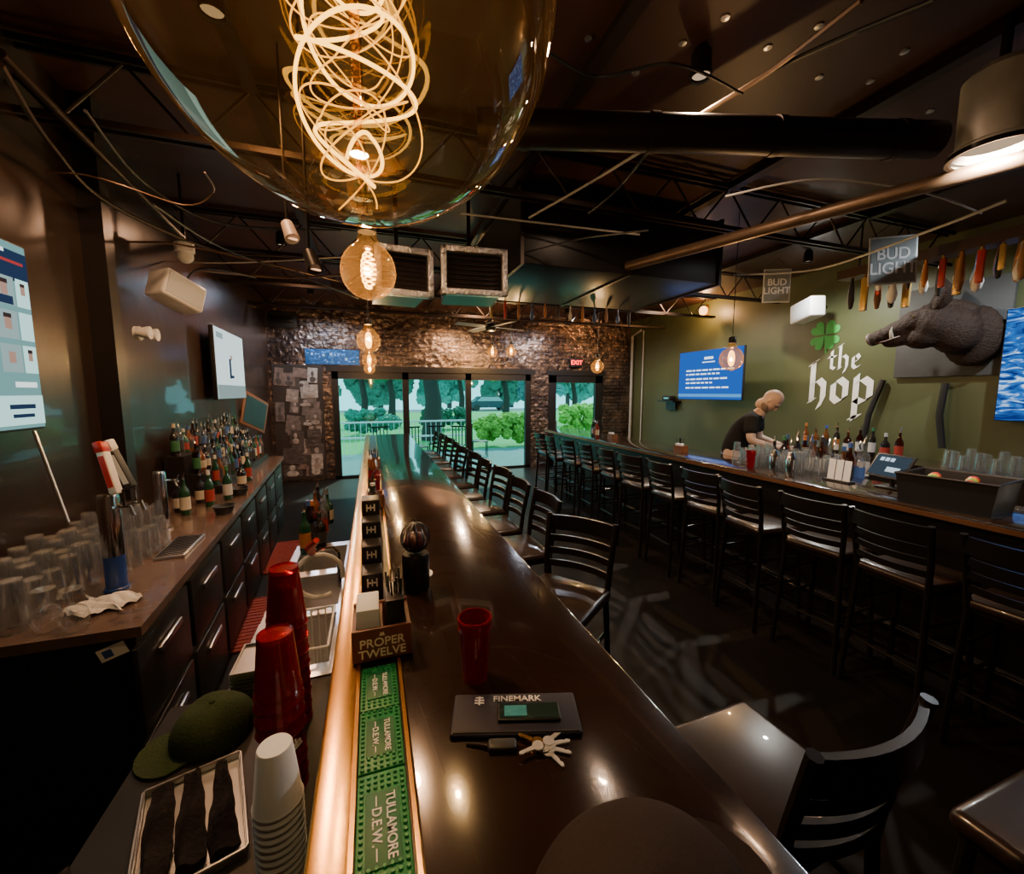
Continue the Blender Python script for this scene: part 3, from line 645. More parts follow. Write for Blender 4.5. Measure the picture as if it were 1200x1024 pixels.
e=n.new('ShaderNodeEmission'); tc=n.new('ShaderNodeTexCoord'); mp=n.new('ShaderNodeMapping'); mp.inputs['Scale'].default_value=(3,9,1); l.new(tc.outputs['Object'],mp.inputs[0])
nz=n.new('ShaderNodeTexNoise'); nz.inputs['Scale'].default_value=1.6; nz.inputs['Detail'].default_value=6; nz.inputs['Distortion'].default_value=1.5; l.new(mp.outputs[0],nz.inputs['Vector'])
cr=n.new('ShaderNodeValToRGB'); q=cr.color_ramp.elements; q[0].position=.38; q[0].color=(.004,.02,.14,1); q[1].position=.68; q[1].color=(.5,.75,1,1); q2=q.new(.55); q2.color=(.02,.14,.5,1)
l.new(nz.outputs[0],cr.inputs[0]); l.new(cr.outputs[0],e.inputs[0]); e.inputs[1].default_value=1.5; l.new(e.outputs[0],o.inputs[0])
p=P(1170,430,X=6.1)
tv('television','television with rippling blue water picture cropped by the right photo edge',(6.15,p.y-.62,P(1170,428,X=6.1).z),basis((0,-1,0)),1.24,1.12,WAT,[])
# ================= STOOLS
def slat(mb,z,hz,xb,bul=.045,hw=.185,th=.007):
    mb.strip([(xb-bul*(1-(i/5-1)**2),-hw+2*hw*i/10,z) for i in range(11)],th,hz)
def make_stool(lab,loc,rz,grp):
    t=thing('bar_stool',lab,'stool',loc,rz,grp)
    MB().box((0,0,.765),(.40,.40,.055),.024,seg=3).build('seat',VINYL,t)
    B((0,0,.73),(.36,.36,.02),'seat_frame',BLKM,t)
    for s in (-1,1):
        MB().tube([(.2,s*.2,0),(.165,s*.165,.735)],.016,8).build('leg',BLKM,t)
        MB().tube([(-.22,s*.2,0),(-.185,s*.175,.72),(-.205,s*.185,.9),(-.25,s*.195,1.12)],.016,8).build('leg',BLKM,t)
    mb=MB()
    f=lambda s1,s2,z:(s1*(.2-.035*z/.735),s2*(.2-.035*z/.735),z)
    for z,prs in ((.3,[((1,-1),(1,1)),((-1,-1),(-1,1))]),(.36,[((1,-1),(-1,-1)),((1,1),(-1,1))]),(.55,[((1,-1),(-1,-1)),((1,1),(-1,1))])):
        for a,b in prs: mb.tube([f(a[0],a[1],z),f(b[0],b[1],z)],.01,8)
    mb.build('footrest',BLKM,t)
    mb=MB()
    for z,hz in ((.85,.018),(.918,.018),(.986,.018)): slat(mb,z,hz,-.2-(z-.86)*.19)
    slat(mb,1.07,.042,-.242,.045,.195,.009); mb.build('backrest',BLKM,t)
    return t
S0=None
def stool(loc,rz,lab,grp):
    global S0
    if S0 is None: S0=make_stool(lab,loc,rz,grp); return S0
    return dup(S0,loc,rz,lab,grp)
for i,y in enumerate([.93,1.4,1.87,2.35,2.84,3.34,3.86,4.38,4.9,5.42,5.94,6.46]):
    stool((2.93+random.uniform(-.03,.03),y,0),random.uniform(-.12,.12),'black ladder-back bar stool at the right bar, %s from the near end of its row'%ordn(i),'bar stools along the right bar')
for i,y in enumerate([2.48,2.98,3.48,3.98,4.5,5.02,5.54,6.06,6.6,7.1]):
    stool((.84+random.uniform(-.02,.02),y,0),PI+random.uniform(-.07,.07),'black ladder-back bar stool at the near bar, %s beyond the rotated stool'%ordn(i),'bar stools along the near bar')
stool((.86,1.78,0),PI+.65,'black bar stool with turned slatted back at the middle of the near bar','bar stools along the near bar')
stool((.95,.74,0),PI/2+.05,'nearest black bar stool with shiny seat and its back toward the camera','bar stools along the near bar')
stool((1.5,.31,0),PI/2,'black bar stool whose seat fills the bottom right corner','bar stools along the near bar')
# ================= RIGHT BAR
RB0,RB1=3.28,3.95; RY0,RY1=-.5,7.55
t=thing('bar_counter','right bar counter with dark glossy top behind the long row of stools','bar counter',(0,0,0))
B(((RB0+RB1)/2,(RY0+RY1)/2,BZ-.025),(RB1-RB0,RY1-RY0,.05),'top',BAR,t,.006)
B((3.66,(RY0+RY1)/2,.51),(.42,RY1-RY0-.1,1.02),'body',BLK,t)
B((RB0-.004,(RY0+RY1)/2,BZ-.028),(.01,RY1-RY0,.03),'edge_trim',M('copper trim',(.3,.14,.07),.35,.7),t)
mb=MB(); mb.tube([(3.36,RY0+.1,.2),(3.36,RY1-.1,.2)],.025)
for k in range(6): mb.tube([(3.36,RY0+.6+k*1.4,.2),(3.45,RY0+.6+k*1.4,.2)],.012)
mb.build('foot_rail',BLKM,t)
t=thing('inner_counter','steel inner work counter behind the right bar','counter',(4.13,1.65,0)); B((0,0,.97),(.33,3.3,.04),'top',STEEL,t); B((0,0,.475),(.3,3.2,.95),'body',BLK,t)
for r_ in range(3):
    for k in range(7):
        y=2.45+k*.125+random.uniform(-.015,.015); x=4.05+.09*r_
        if y>3.2: continue
        g=random.choice([0,2,2,3,3,4,2]); li=random.choice([0,2,3,2,1,4,2,0,3])
        bottle((x,y,.99),g,li,'%s bottle, %s label, %s row behind the right bar, %s from near'%(GN[g],LN[li],ordn(r_),ordn(k)),'bottles on the inner counter',random.uniform(1.05,1.25),random.randrange(3))
for r_ in range(3):
    for k in range(10):
        if r_==0 and k<2: continue
        o=dup(pg,(3.63+.1*r_,2.42+k*.096,BZ),0,'clear glass on the right bar, %s row, %s from the near side'%(['front','middle','back'][r_],ordn(k)),'clear glasses on the right bar'); o.scale=(1,1,1.0+.15*((k*3+r_)%4))
tumbler('red_tumbler','red tumbler among the clear glasses on the right bar',(3.5,3.0,BZ),REDG)
for k in range(2):
    t=thing('shaker','steel cocktail shaker on the right bar, %s one'%['near','far'][k],'shaker',(3.53,2.62+.16*k,BZ)); MB().lathe([(0,0),(.034,0),(.043,.14),(.03,.17),(.02,.2),(0,.205)]).build('cup_body',CHROME,t); MB().lathe([(.0435,.138),(.045,.14),(.0435,.146)]).build('collar',CHROME,t)
t=thing('menu_card','white upright menu card holder beside the clear glasses on the right bar','menu card',(3.62,2.28,BZ),0); 
for k in range(3): MB().box((.0,-.07+.06*k,.09),(.004,.05,.18),0,Matrix.Rotation(.1,3,'Y')).build('card',WPRINT,t)
B((0,-.01,.008),(.08,.2,.016),'base',BLKP,t)
t=thing('black_bin','large open black plastic bin on the near end of the right bar','bin',(3.53,1.52,BZ),.12)
def openbox(w,d,h,th,fl=1.1):
    mb=MB()
    o_=[(-1,-1),(1,-1),(1,1),(-1,1)]
    R=[]
    for sc,z in ((1,0),(fl,h),(fl-.06,h),(1-.06,th)): R.append([Vector((a*w/2*sc,b*d/2*sc,z)) for a,b in o_])
    return mb.rings(R)
openbox(.36,.42,.2,.01).build('bin_body',BLKP,t)
mb=MB(); pts=[(-.2,-.233),(.2,-.233),(.2,.233),(-.2,.233)]
mb.tube([(x,y,.2) for x,y in pts],.008,6,closed=True); mb.build('rim',BLKP,t)
for k in range(7):
    c=[(.5,.06,.03),(.15,.35,.05),(.6,.3,.02)][k%3]
    o=MB().ball((0,0,0),(.035,.03,.03)).build('fruit',M('fruit %d'%(k%3),c,.4)); o.location=(3.44+.06*(k%4),1.42+.1*(k//4)+.02*k,BZ+.17); tag(o,'%s fruit piece inside the black bin, %s one'%(['red','green','orange'][k%3],ordn(k)),'fruit','fruit in the black bin')
t=thing('tablet_register','tablet cash register with lit screen tilted on a stand on the right bar','register',(3.72,1.98,BZ+.002),0)
bb=basis((-.25,-.97,0),(.5,-.13,.85))
MB().tube([(0.05,0,0),(.03,0,.1)],.015).build('stand',BLKP,t); MB().box((.05,0,.006),(.16,.16,.012),.004).build('foot',BLKP,t)
sc_=MB().box((0,0,0),(.29,.2,.014),.005).build('tablet',BLKP,t); sc_.location=(0,0,.17); sc_.rotation_euler=bb.to_euler()
MB().box((0,0,.008),(.26,.17,.002)).build('screen',E('pos screen',(.04,.06,.08),1),sc_); mb=MB()
for k in range(3): mb.box((-.08+.04*k,.05,.0095),(.03,.03,.001))
mb.box((.04,-.03,.0095),(.1,.04,.001)); mb.build('screen_tiles',E('pos tiles',(.6,.75,.85),1.2),sc_)
for k in range(6):
    t=thing('foam_cup','white foam cup on the right bar beside the black bin, %s from the bottom'%ordn(k),'cup',(3.86,1.2,BZ+k*.016),0,'foam cups by the bin'); MB().lathe([(.043,0),(.0455,.005),(.043,.009),(.031,.117),(.029,.12),(0,.12)],n=20).build('cup_body',FOAM,t)
napbox((3.62,4.1,BZ),'small wooden caddy standing on the right bar beyond the bartender')
napbox((3.6,5.6,BZ),'small wooden caddy near the far end of the right bar')
for k in range(5):
    g=[5,4,3,0,1][k]; bottle((3.5+.03*k,5.9+.09*k,BZ),g,k,'%s sauce bottle at the far end of the right bar, %s'%(GN[g],ordn(k)),'bottles at the right bar far end',.8)
t=thing('back_counter','dark back counter against the green wall','counter',(5.98,2.6,0)); B((0,0,.98),(.6,5.4,.04),'top',BAR,t); B((.02,0,.48),(.54,5.3,.96),'body',BLK,t)
for k in range(20):
    o=dup(pg,(5.8+.12*(k%2),1.5+.12*(k//2),1.0),0,'clear glass on the counter by the green wall, %s from the near side'%ordn(k),'glasses by the green wall'); o.scale=(1.2,1.2,1.0+.15*((k*3)%4))
for k in range(9):
    g=random.choice([0,3,4]); li=random.randrange(7); bottle((5.95,3.1+.14*k,1.0),g,li,'%s bottle with %s label by the green wall, %s from near'%(GN[g],LN[li],ordn(k)),'bottles by the green wall',1.1,k%3)
# ================= MURAL ON GREEN WALL
PW=M('white mural paint',(.97,.97,.94),.6,na=.03)
def strokes(mb,ls,ox,oy,s,w=.33):
    v=Vector((math.cos(.75),math.sin(.75)))*w/2
    for pts in ls:
        for a,b in zip(pts[:-1],pts[1:]):
            a=Vector(a);b=Vector(b); q=[a+v,b+v,b-v,a-v]; vs=[mb.bm.verts.new((ox+p.x*s,oy+p.y*s,0)) for p in q]; mb.bm.faces.new(vs)
LT={'t':([[(.25,1.45),(.25,.15),(.5,.02)],[(0,.95),(.55,1.0)]],.66),
 'h':([[(.2,1.85),(.2,.05)],[(.05,1.75),(.35,1.9)],[(.2,.8),(.5,1.02),(.72,.8),(.72,.15),(.54,-.3)],[(.1,.0),(.32,.08)]],.96),
 'e':([[(.55,.62),(.22,.42)],[(.2,.85),(.2,.2),(.38,0),(.65,.15)],[(.2,.8),(.45,1.02),(.62,.75),(.5,.6)]],.78),
 'o':([[(.2,.85),(.2,.2),(.42,0),(.72,.2),(.72,.8),(.45,1.02),(.2,.85)]],.94),
 'p':([[(.2,1.15),(.2,-.75)],[(.2,.82),(.48,1.02),(.74,.8),(.74,.2),(.45,0),(.2,.12)],[(.05,-.7),(.4,-.6)]],.9)}
t=thing('wall_lettering','white blackletter pub name painted on the green wall','wall lettering',(RX-.008,P(946,470,X=RX).y,P(945,470,X=RX).z),0,None,basis((0,-1,0)))
mb=MB(); x=0
for ch in 'hop': ls,w=LT[ch]; strokes(mb,ls,x,0,.315); x+=w*.315
mb.build('lower_word',PW,t,False)
mb=MB(); x=.27
for ch in 'the': ls,w=LT[ch]; strokes(mb,ls,x,.47,.18,.28); x+=w*.18
mb.build('upper_word',PW,t,False)
cl=P(967,393,X=RX)
t=thing('clover_mural','bright green four leaf clover painted on the green wall','clover',(RX-.008,cl.y,cl.z),0,None,basis((0,-1,0)))
t.scale=(.8,.8,1); mb=MB()
for k in range(4):
    a=k*PI/2+PI/4; pts=[]
    for i in range(24):
        q=2*PI*i/24; hx=.16*math.sin(q)**3; hy=(13*math.cos(q)-5*math.cos(2*q)-2*math.cos(3*q)-math.cos(4*q))/100+.17
        hx*=.85; hy=hy*.95
        pts.append((hx*math.cos(a)-hy*math.sin(a),hx*math.sin(a)+hy*math.cos(a)))
    mb.bm.faces.new([mb.bm.verts.new((x,y,0)) for x,y in pts])
mb.build('leaves',M('clover green',(.05,.42,.08),.6),t,False)
MB().prism([(-.01,0),(.01,0),(.06,-.32),(.03,-.33)],0,.001).build('stem',M('clover green',(.06,.4,.08),.6),t)
# ================= ANIMAL HEAD
bc=P(1112,387,X=RX-.05)
t=thing('mounted_animal_head','dark taxidermy boar-like animal head mounted on a grey board on the green wall','animal head',(RX-.01,bc.y,bc.z),0,None,basis((0,-1,0)))
B((0,0,.025),(.98,1.05,.045),'board',M('grey board',(.08,.08,.078),.7,ns=5,spec=.2),t,.01)
FUR=M('dark brown fur',(.03,.016,.01),.75,ns=60,na=.7,bump=.6,spec=.3)
mb=MB(); RT=lambda a:Matrix.Rotation(a,3,'Z')
for c,r,a in [((.24,-.1,.13),(.25,.33,.12),0),((.15,-.02,.27),(.22,.28,.2),.3),((.02,.06,.4),(.2,.21,.18),0),((-.1,.09,.46),(.15,.13,.14),.1),((-.24,.02,.5),(.19,.1,.1),.35),((-.38,-.04,.54),(.1,.085,.085),.3),((-.45,-.07,.56),(.045,.085,.085),.3),((-.2,-.1,.47),(.2,.065,.075),.25),((-.05,-.07,.41),(.17,.15,.15),0),((.14,.2,.3),(.22,.1,.12),-.3),((.02,.22,.36),(.14,.06,.08),-.2)]:
    mb.ball(c,r,24,16,RT(a))
hm=melt(mb,.018,8); mb=MB(); add_mesh(mb,hm)
for v in mb.bm.verts:
    a=v.co; k=.003*math.sin(91*a.x+37*a.y)*math.sin(77*a.y+49*a.z)+random.uniform(-.0015,.0015); v.co+=Vector((k,k,k))
mb.build('head',FUR,t)
HM=M('pale tusk',(.5,.43,.33),.35)
hm2=MB().ball((-.47,-.075,.565),(.035,.08,.08),16,10,RT(.3)).build('snout_tip',M('pale snout',(.13,.095,.075),.45),t)
for s in (-1,1):
    d=Vector((.55,0,.83))*s
    e0=Vector((.02,.2,.38))+d*.11
    MB().tube([e0,e0+d*.06+Vector((.04,.08,0)),e0+d*.1+Vector((.06,.19,0)),e0+d*.1+Vector((.03,.29,0))],[.045,.07,.048,.004],10).build('ear',FUR,t)
    h0=Vector((-.3,-.08,.5))+d*.075
    MB().tube([h0,h0+d*.04+Vector((-.01,.03,0)),h0+d*.055+Vector((-.02,.08,0)),h0+d*.045+Vector((-.01,.13,0))],[.02,.018,.013,.002],8).build('tusk',HM,t)
    MB().ball(Vector((-.13,.12,.47))+d*.12,.024).build('eye',M('glossy eye',(.05,.03,.01),.05,spec=1),t)
    MB().ball(Vector((-.5,-.065,.57))+d*.035,.017).build('nostril',M('wet nose',(.004,.003,.003),.2),t)
MB().tube([Vector((-.42,-.13,.58)),Vector((-.3,-.11,.6)),Vector((-.16,-.07,.6))],.008,8).build('mouth_line',M('mouth dark red',(.1,.03,.02),.5),t)
for i,(px0,py0,px1,py1) in enumerate([(1035,445,1010,525),(1108,449,1104,525)]):
    a=P(px0,py0,X=RX-.06); b=P(px1,py1,X=RX-.06); o=MB().tube([a,(a+b)/2+Vector((-.02,.03,0)),b],.035).build('cable_bundle',BLKP); tag(o,'black cable bundle hanging down the green wall %s of the board'%['left','under the middle'][i],'cable')
sh=P(785,470,X=RX-.1); t=thing('wall_shelf','small black wall shelf left of the blue screen','shelf',(RX-.12,sh.y,sh.z)); B((0,0,0),(.22,.5,.03),'board',BLK,t); B((.05,0,-.1),(.02,.3,.18),'bracket',BLK,t)
t=thing('black_box','small black box standing on the wall shelf','box',(RX-.13,sh.y,sh.z+.016)); B((0,0,.05),(.15,.25,.1),'case',BLKP,t,.01); B((-.077,0,.05),(.003,.15,.03),'face',STEEL,t)
o=MB().tube([(RX-.1,FY-.2,.02),(RX-.1,FY-.2,3.2),(RX-.1,8.6,3.3)],.03).build('white_pipe',M('pale pipe',(.45,.45,.42),.5)); tag(o,'pale vertical pipe in the corner by the green wall','pipe')
p=P(752,450,X=RX-.05); o=MB().tube([(RX-.04,p.y,.02),(RX-.04,p.y,3.3)],.015).build('conduit',M('pale pipe',(.45,.45,.42),.5)); tag(o,'thin pale conduit on the green wall beside the corner pipe','pipe')
def speaker(lab,c,bas,w,h,d=.2,m=WHITE):
    t=thing('speaker',lab,'speaker',c,0,None,bas)
    MB().box((0,0,0),(w,h,d),.025,seg=3).build('cabinet',m,t); MB().box((0,0,d/2),(w*.86,h*.8,.008),.003).build('grille',M('light grille',(.62,.68,.75),.7,ns=200),t)
    MB().tube([(0,0,-d/2),(0,.03,-d/2-.08),(0,.05,-d/2-.16)],.018).build('bracket',BLKM,t)
speaker('white wall speaker tilted above the left counter',(-1.42,4.0,P(198,342,Y=4.0).z),basis((.55,.8,-.35),(.1,.3,.9)),.32,.22)
speaker('white wall speaker above the clover on the green wall',(5.95,P(946,364,X=5.95).y,P(946,364,X=5.95).z),basis((-.4,-.9,.1),(0,0,1)),.5,.28)
t=thing('flood_light','white twin flood light on the left wall above the counter','light fixture',(WXF(3.75)+.08,3.75,P(150,390,Y=3.75).z),0,None,basis(ang_w))
MB().lathe([(0,0),(.05,0),(.05,.03),(0,.035)]).build('base',WHITE,t)
for s in (-1,1): MB().lathe([(.025,.03),(.045,.1),(.045,.11),(0,.105)],(s*.06,0,0)).build('lamp_head',WHITE,t)
p=P(217,300,Y=4.3); t=thing('dome_camera','small white dome camera hanging from the ceiling over the left counter','camera',(p.x,p.y,p.z)); MB().ball((0,0,0),(.06,.06,.06)).build('dome',WHITE,t); MB().cyl((0,0,.03),(0,0,.1),.07).build('base',WHITE,t); MB().cyl((0,0,.1),(0,0,CZ-p.z),.012).build('rod',BLKM,t)
o=MB().tube([P(40,505,X=-1.55),P(80,612,X=-1.45)],.008).build('wall_rod',STEEL); tag(o,'thin pale rod leaning on the left wall under the television','rod')
# ================= FAR WALL ITEMS
xa=max(P(318,500,Y=FY-.03).x,WXF(FY)+.03); xb=P(381,500,Y=FY-.03).x; cw_=xb-xa-.03
t=thing('photo_collage','tall panel of old brown photographs left of the sliding doors','poster',((xa+xb)/2+.01,FY-.02,1.2))
B((0,0,0),(cw_,.02,2.3),'print',M('dark sepia print',(.035,.024,.018),.5,ns=3,na=.8),t)
SEP=[M('sepia %d'%k,c,.5,ns=16,na=.95) for k,c in enumerate([(.32,.25,.2),(.16,.12,.1),(.42,.36,.3),(.08,.06,.05),(.2,.13,.1)])]
for k in range(34):
    ww=random.uniform(.14,.34); hz=random.uniform(.16,.38); x=random.uniform(-cw_/2+ww*.6,cw_/2-ww*.6); z=-1.05+2.1*((k*7)%34)/33; z=max(-1.12+hz*.6,min(1.12-hz*.6,z))
    R=Matrix.Rotation(random.uniform(-.15,.15),3,'Y'); dy=-.012-.0006*k
    MB().box((x,dy,z),(ww,.004,hz),0,R).build('photograph',random.choice(SEP),t)
    if k%3: 
        mb=MB(); mb.ball((x,dy-.003,z+hz*.1),(ww*.16,.003,hz*.19),10,6); mb.ball((x,dy-.003,z-hz*.28),(ww*.32,.003,hz*.2),10,6); mb.build('portrait',random.choice([SEP[2],SEP[3],SEP[0]]),t)
p=P(390,420,Y=FY-.05); t=thing('blue_reflection','glowing panel imitating a blue reflection above the left end of the sliding doors','sign',(p.x,FY-.03,p.z+.03)); B((0,0,0),(1.0,.03,.3),'panel',M('blue reflection panel',(.04,.12,.3),.25,.7,es=.22,ec=(.05,.25,.7),ns=14,na=.95,bump=1),t)  # blue reflection on the brick, imitated by a faintly glowing panel
for k in range(14): B((-.45+k*.07,-.018,random.uniform(-.1,.1)),(random.uniform(.02,.06),.004,random.uniform(.01,.05)),'pale_mark',M('pale blue',(.3,.5,.7),.4,es=.25),t)
p=P(676,425,Y=FY-.1); t=thing('exit_sign','red lit exit sign above the far right door','exit sign',(p.x,FY-.06,p.z)); B((0,0,0),(.32,.06,.2),'housing',BLKP,t,.01); text('EXIT',.15,emis('exit red',(1,.04,.03),6),t,(0,-.034,0),basis((1,0,0)),off=.003)
p=P(330,374,Y=FY-.1); t=thing('wall_lamp','dark wall lamp at the top left of the brick wall','lamp',(p.x,FY-.03,p.z)); B((0,0,0),(.5,.05,.3),'plate',BLKP,t,.01); B((0,-.04,0),(.4,.04,.1),'front',BLKM,t,.01)
p=P(575,383,Y=7.2); t=thing('ceiling_fan','ceiling fan with flat blades before the brick wall','fan',(p.x,7.2,p.z)); MB().lathe([(0,-.08),(.08,-.07),(.1,0),(.08,.06),(0,.08)]).build('motor',BLKM,t); MB().cyl((0,0,.07),(0,0,CZ-p.z),.015).build('rod',BLKM,t)
for k in range(4):
    R=Matrix.Rotation(k*PI/2+.3,3,'Z'); MB().box(R@Vector((.4,0,0)),(.58,.13,.01),0,R@Matrix.Rotation(.2,3,'X')).build('blade',M('fan blade',(.25,.28,.28),.5),t)
# ================= PENDANT BULBS
AMB=glass('amber bulb glass',(1,.85,.58),.5,.01,.08,.7,.0035,3,(1,.8,.5),(1,.55,.18))
AMBB=glass('amber globe glass',(1,.92,.72),.5,.004,.17,.98,.0012,2.2,(1,.9,.72),(1,.6,.2))
FIL=emis('glowing filament',(1,.5,.1),16); FIL2=emis('bright glowing filament',(1,.5,.06),7); FIL3=emis('fine glowing filament',(1,.4,.03),3.5)
WC=(1,.66,.36)
def pendant(lab,c,r,big=False,watts=14):
    t=thing('pendant_bulb',lab,'pendant light',c,0,None if big else 'small pendant bulbs')
    pr=[(0,-r)]+[(r*math.sin(a),-r*math.cos(a)) for a in [i*PI/28 for i in range(1,24)]]
    rn=pr[-1][0]; zn=pr[-1][1]
    pr+= [(rn*.78,zn+r*.12),(rn*.62,zn+r*.3),(rn*.58,zn+r*.5)]
    if not big: pr=[(a,b*(1 if b<0 else 1.1)) for a,b in pr]
    zt=pr[-1][1]
    MB().lathe(pr,n=96 if big else 32).build('bulb_glass',AMBB if big else AMB,t,norm=True)
    MB().lathe([(0,zt+r*.5),(rn*.5,zt+r*.5),(rn*.64,zt+r*.35),(rn*.62,zt-.004),(0,zt-.004)],n=24).build('socket',BRASS if big else BLKM,t)
    MB().cyl((0,0,zt+r*.45),(0,0,CZ-c[2]-.002),.004,n=8).build('cord',BLKP,t)
    if big:
        for j in range(6):
            pts=[]; N=260
            for i in range(N):
                u=i/(N-1); z=r*(-.84+1.7*u)
                rr=r*(.14+.15*abs(math.sin(u*6.5+j*.9))+.03*math.sin(u*23+j))*min(1,.35+u*4)
                a=2*PI*(4.2*u*(1 if j%2 else -1))+j*1.3
                pts.append((rr*math.cos(a)+r*.02*math.sin(j*2+u*5),rr*math.sin(a),z+r*.13*math.sin(a+j)))
            MB().tube(pts,.0012 if j in(0,3) else .0005,6).build('filament',FIL2 if j in(0,3) else FIL3,t)
        MB().tube([(0,0,-.9*r),(0,0,zt)],[.002,.005],8).build('glass_stem',AMB,t)
    else:
        mb=MB()
        for j in range(3):
            mb.tube([(r*.26*math.cos(2*PI*2.5*u+j*2.1)*math.sin(PI*u)**.4,r*.26*math.sin(2*PI*2.5*u+j*2.1)*math.sin(PI*u)**.4,r*(-.6+1.35*u)) for u in [i/60 for i in range(61)]],.0022,6)
        mb.build('filament',FIL,t)
    light((c[0],c[1],c[2]+(r*1.02 if big else 0)),watts,(1,.76,.5) if big else WC,.008 if big else .015,name='pendant_lamp')
    return t
pendant('huge clear amber globe bulb with tangled glowing filament hanging at the top of the photo',(-.002,.3,1.8+.3*math.tan(math.radians(39))),.1265,True,15)
pendant('amber globe bulb hanging just below the huge bulb',P(432,319,Y=1.3),.077,False,26)
for i,y in enumerate([3.2,5.1,6.9]): pendant('small amber bulb above the near bar, %s beyond the second bulb'%ordn(i),(P(432,400,Y=y).x,y,2.17),.082,False,34)
p=P(857,421,X=3.55); pendant('amber bulb hanging over the right bar before the blue screen',p,.115,False,40)
p=P(700,430,X=3.6); pendant('amber bulb hanging over the right bar before the far right door',p,.105,False,40)
p=P(577,413,Y=7.9); pendant('left one of two close bulbs before the brick wall',p,.1,False,42)
p=P(599,412,Y=7.9); pendant('right one of two close bulbs before the brick wall',p,.1,False,42)
# ================= CEILING WORKS
DK=M('dark duct metal',(.028,.016,.011),.4,.5,ns=3,na=.5)
FOIL=M('crinkled silver foil',(.6,.6,.63),.32,1,ns=40,na=.4,bump=1)
for i,y in enumerate([2.95,4.95,6.3,7.7]):
    t=thing('roof_joist','dark open web roof joist, %s from the camera'%ordn(i),'joist',(2.2,y,3.22),0,'open web roof joists')
    mb=MB()
    for z in (.0,.34): mb.box((0,.03,z),(8.0,.02,.035)); mb.box((0,-.03,z),(8.0,.02,.035))
    mb.build('chords',DK,t); pts=[(-4+.3*k,0,.0 if k%2 else .34) for k in range(27)]
    mb=MB()
    for a,b in zip(pts[:-1],pts[1:]): mb.tube([a,b],.009,6)
    mb.build('web',DK,t)
for i,x in enumerate([-.6,1.2,3.0,4.8]):
    t=thing('ceiling_beam','dark ceiling beam running toward the far wall, %s from the left'%ordn(i),'beam',(x,3.5,CZ-.035),0,'ceiling beams'); B((0,0,0),(.05,11,.06),'web',DK,t); B((0,0,-.028),(.08,11,.01),'flange',DK,t)
for i,(px,py) in enumerate([(850,20),(900,55),(960,90),(1020,95),(1090,130),(905,160),(690,45),(745,85),(800,50),(960,30),(1060,60)]):
    p=P(px,py,Z=CZ); o=MB().lathe([(0,-.008),(.02,-.006),(.022,0),(0,0)],n=12).build('ceiling_bolt',STEEL); o.location=(p.x,p.y,CZ); tag(o,'pale bolt head on the dark ceiling deck at the upper right','bolt','bolt heads on the ceiling')
t=thing('air_duct','large black rectangular air duct hanging over the room centre','duct',(2.28,4.05,2.88))
B((0,0,.3),(2.1,1.4,.6),'trunk',BLK,t,.01)
for x in (-1.05,0,1.05): B((x,0,.3),(.03,1.44,.63),'seam_flange',DK,t)
for x in (-.9,.9): MB().cyl((x,0,.6),(x,0,CZ-2.89),.008,n=6).build('hanger',BLKM,t)
for i,(x0p,x1p) in enumerate([(520,590),(442,505)]):
    a=P(x0p,290,Y=3.3); b=P(x1p,346,Y=3.3); w=b.x-a.x; h=a.z-b.z
    t=thing('air_register','square air outlet wrapped in silver foil, %s one'%['right','left'][i],'air vent',((a.x+b.x)/2,3.3,(a.z+b.z)/2),-.1+.2*i)
    mb=MB(); k=.045
    for s in (-1,1): mb.box((s*w/2,0,0),(k,.07,h+k),.008); mb.box((0,0,s*h/2),(w+k,.07,k),.008)
    mb.build('foil_frame',FOIL,t); B((0,.3,0),(w-.02,.5,h-.02),'duct_box',BLK,t)
    mb=MB()
    for q in range(9): mb.box((0,.02,-h/2+h*(q+.5)/9),(w-k,.02,.006),0)
    mb.build('louvres',DK,t); B((0,.35,h/2+(CZ-t.location.z-h/2)/2),(.03,.03,CZ-t.location.z-h/2-.005),'hanger',DK,t)
a=P(560,150,Z=3.1); b=P(1095,165,Z=3.1)
t=thing('round_duct','long round dark duct crossing below the ceiling','duct',(0,0,0)); d=(b-a).normalized(); MB().cyl(a,b,.085,n=24).build('pipe',DK,t)
for k in range(4): q=a+(b-a)*(.1+.27*k); MB().cyl(q-d*.02,q+d*.02,.09,n=24).build('joint_band',DK,t)
SP=M('weathered pipe',(.2,.13,.085),.4,.6); WCB=M('grey cable sheath',(.4,.38,.36),.5)
a=P(735,312,Z=2.95); b=P(1215,182,Z=2.95); o=MB().cyl(a,b,.042).build('ceiling_pipe',SP); tag(o,'pale brown diagonal pipe below the round duct','pipe')
a=P(0,62,Z=3.2); b=P(225,290,Z=3.05); o=MB().cyl(a,b,.02).build('ceiling_pipe',DK); tag(o,'dark pipe running down along the left side of the ceiling','pipe')
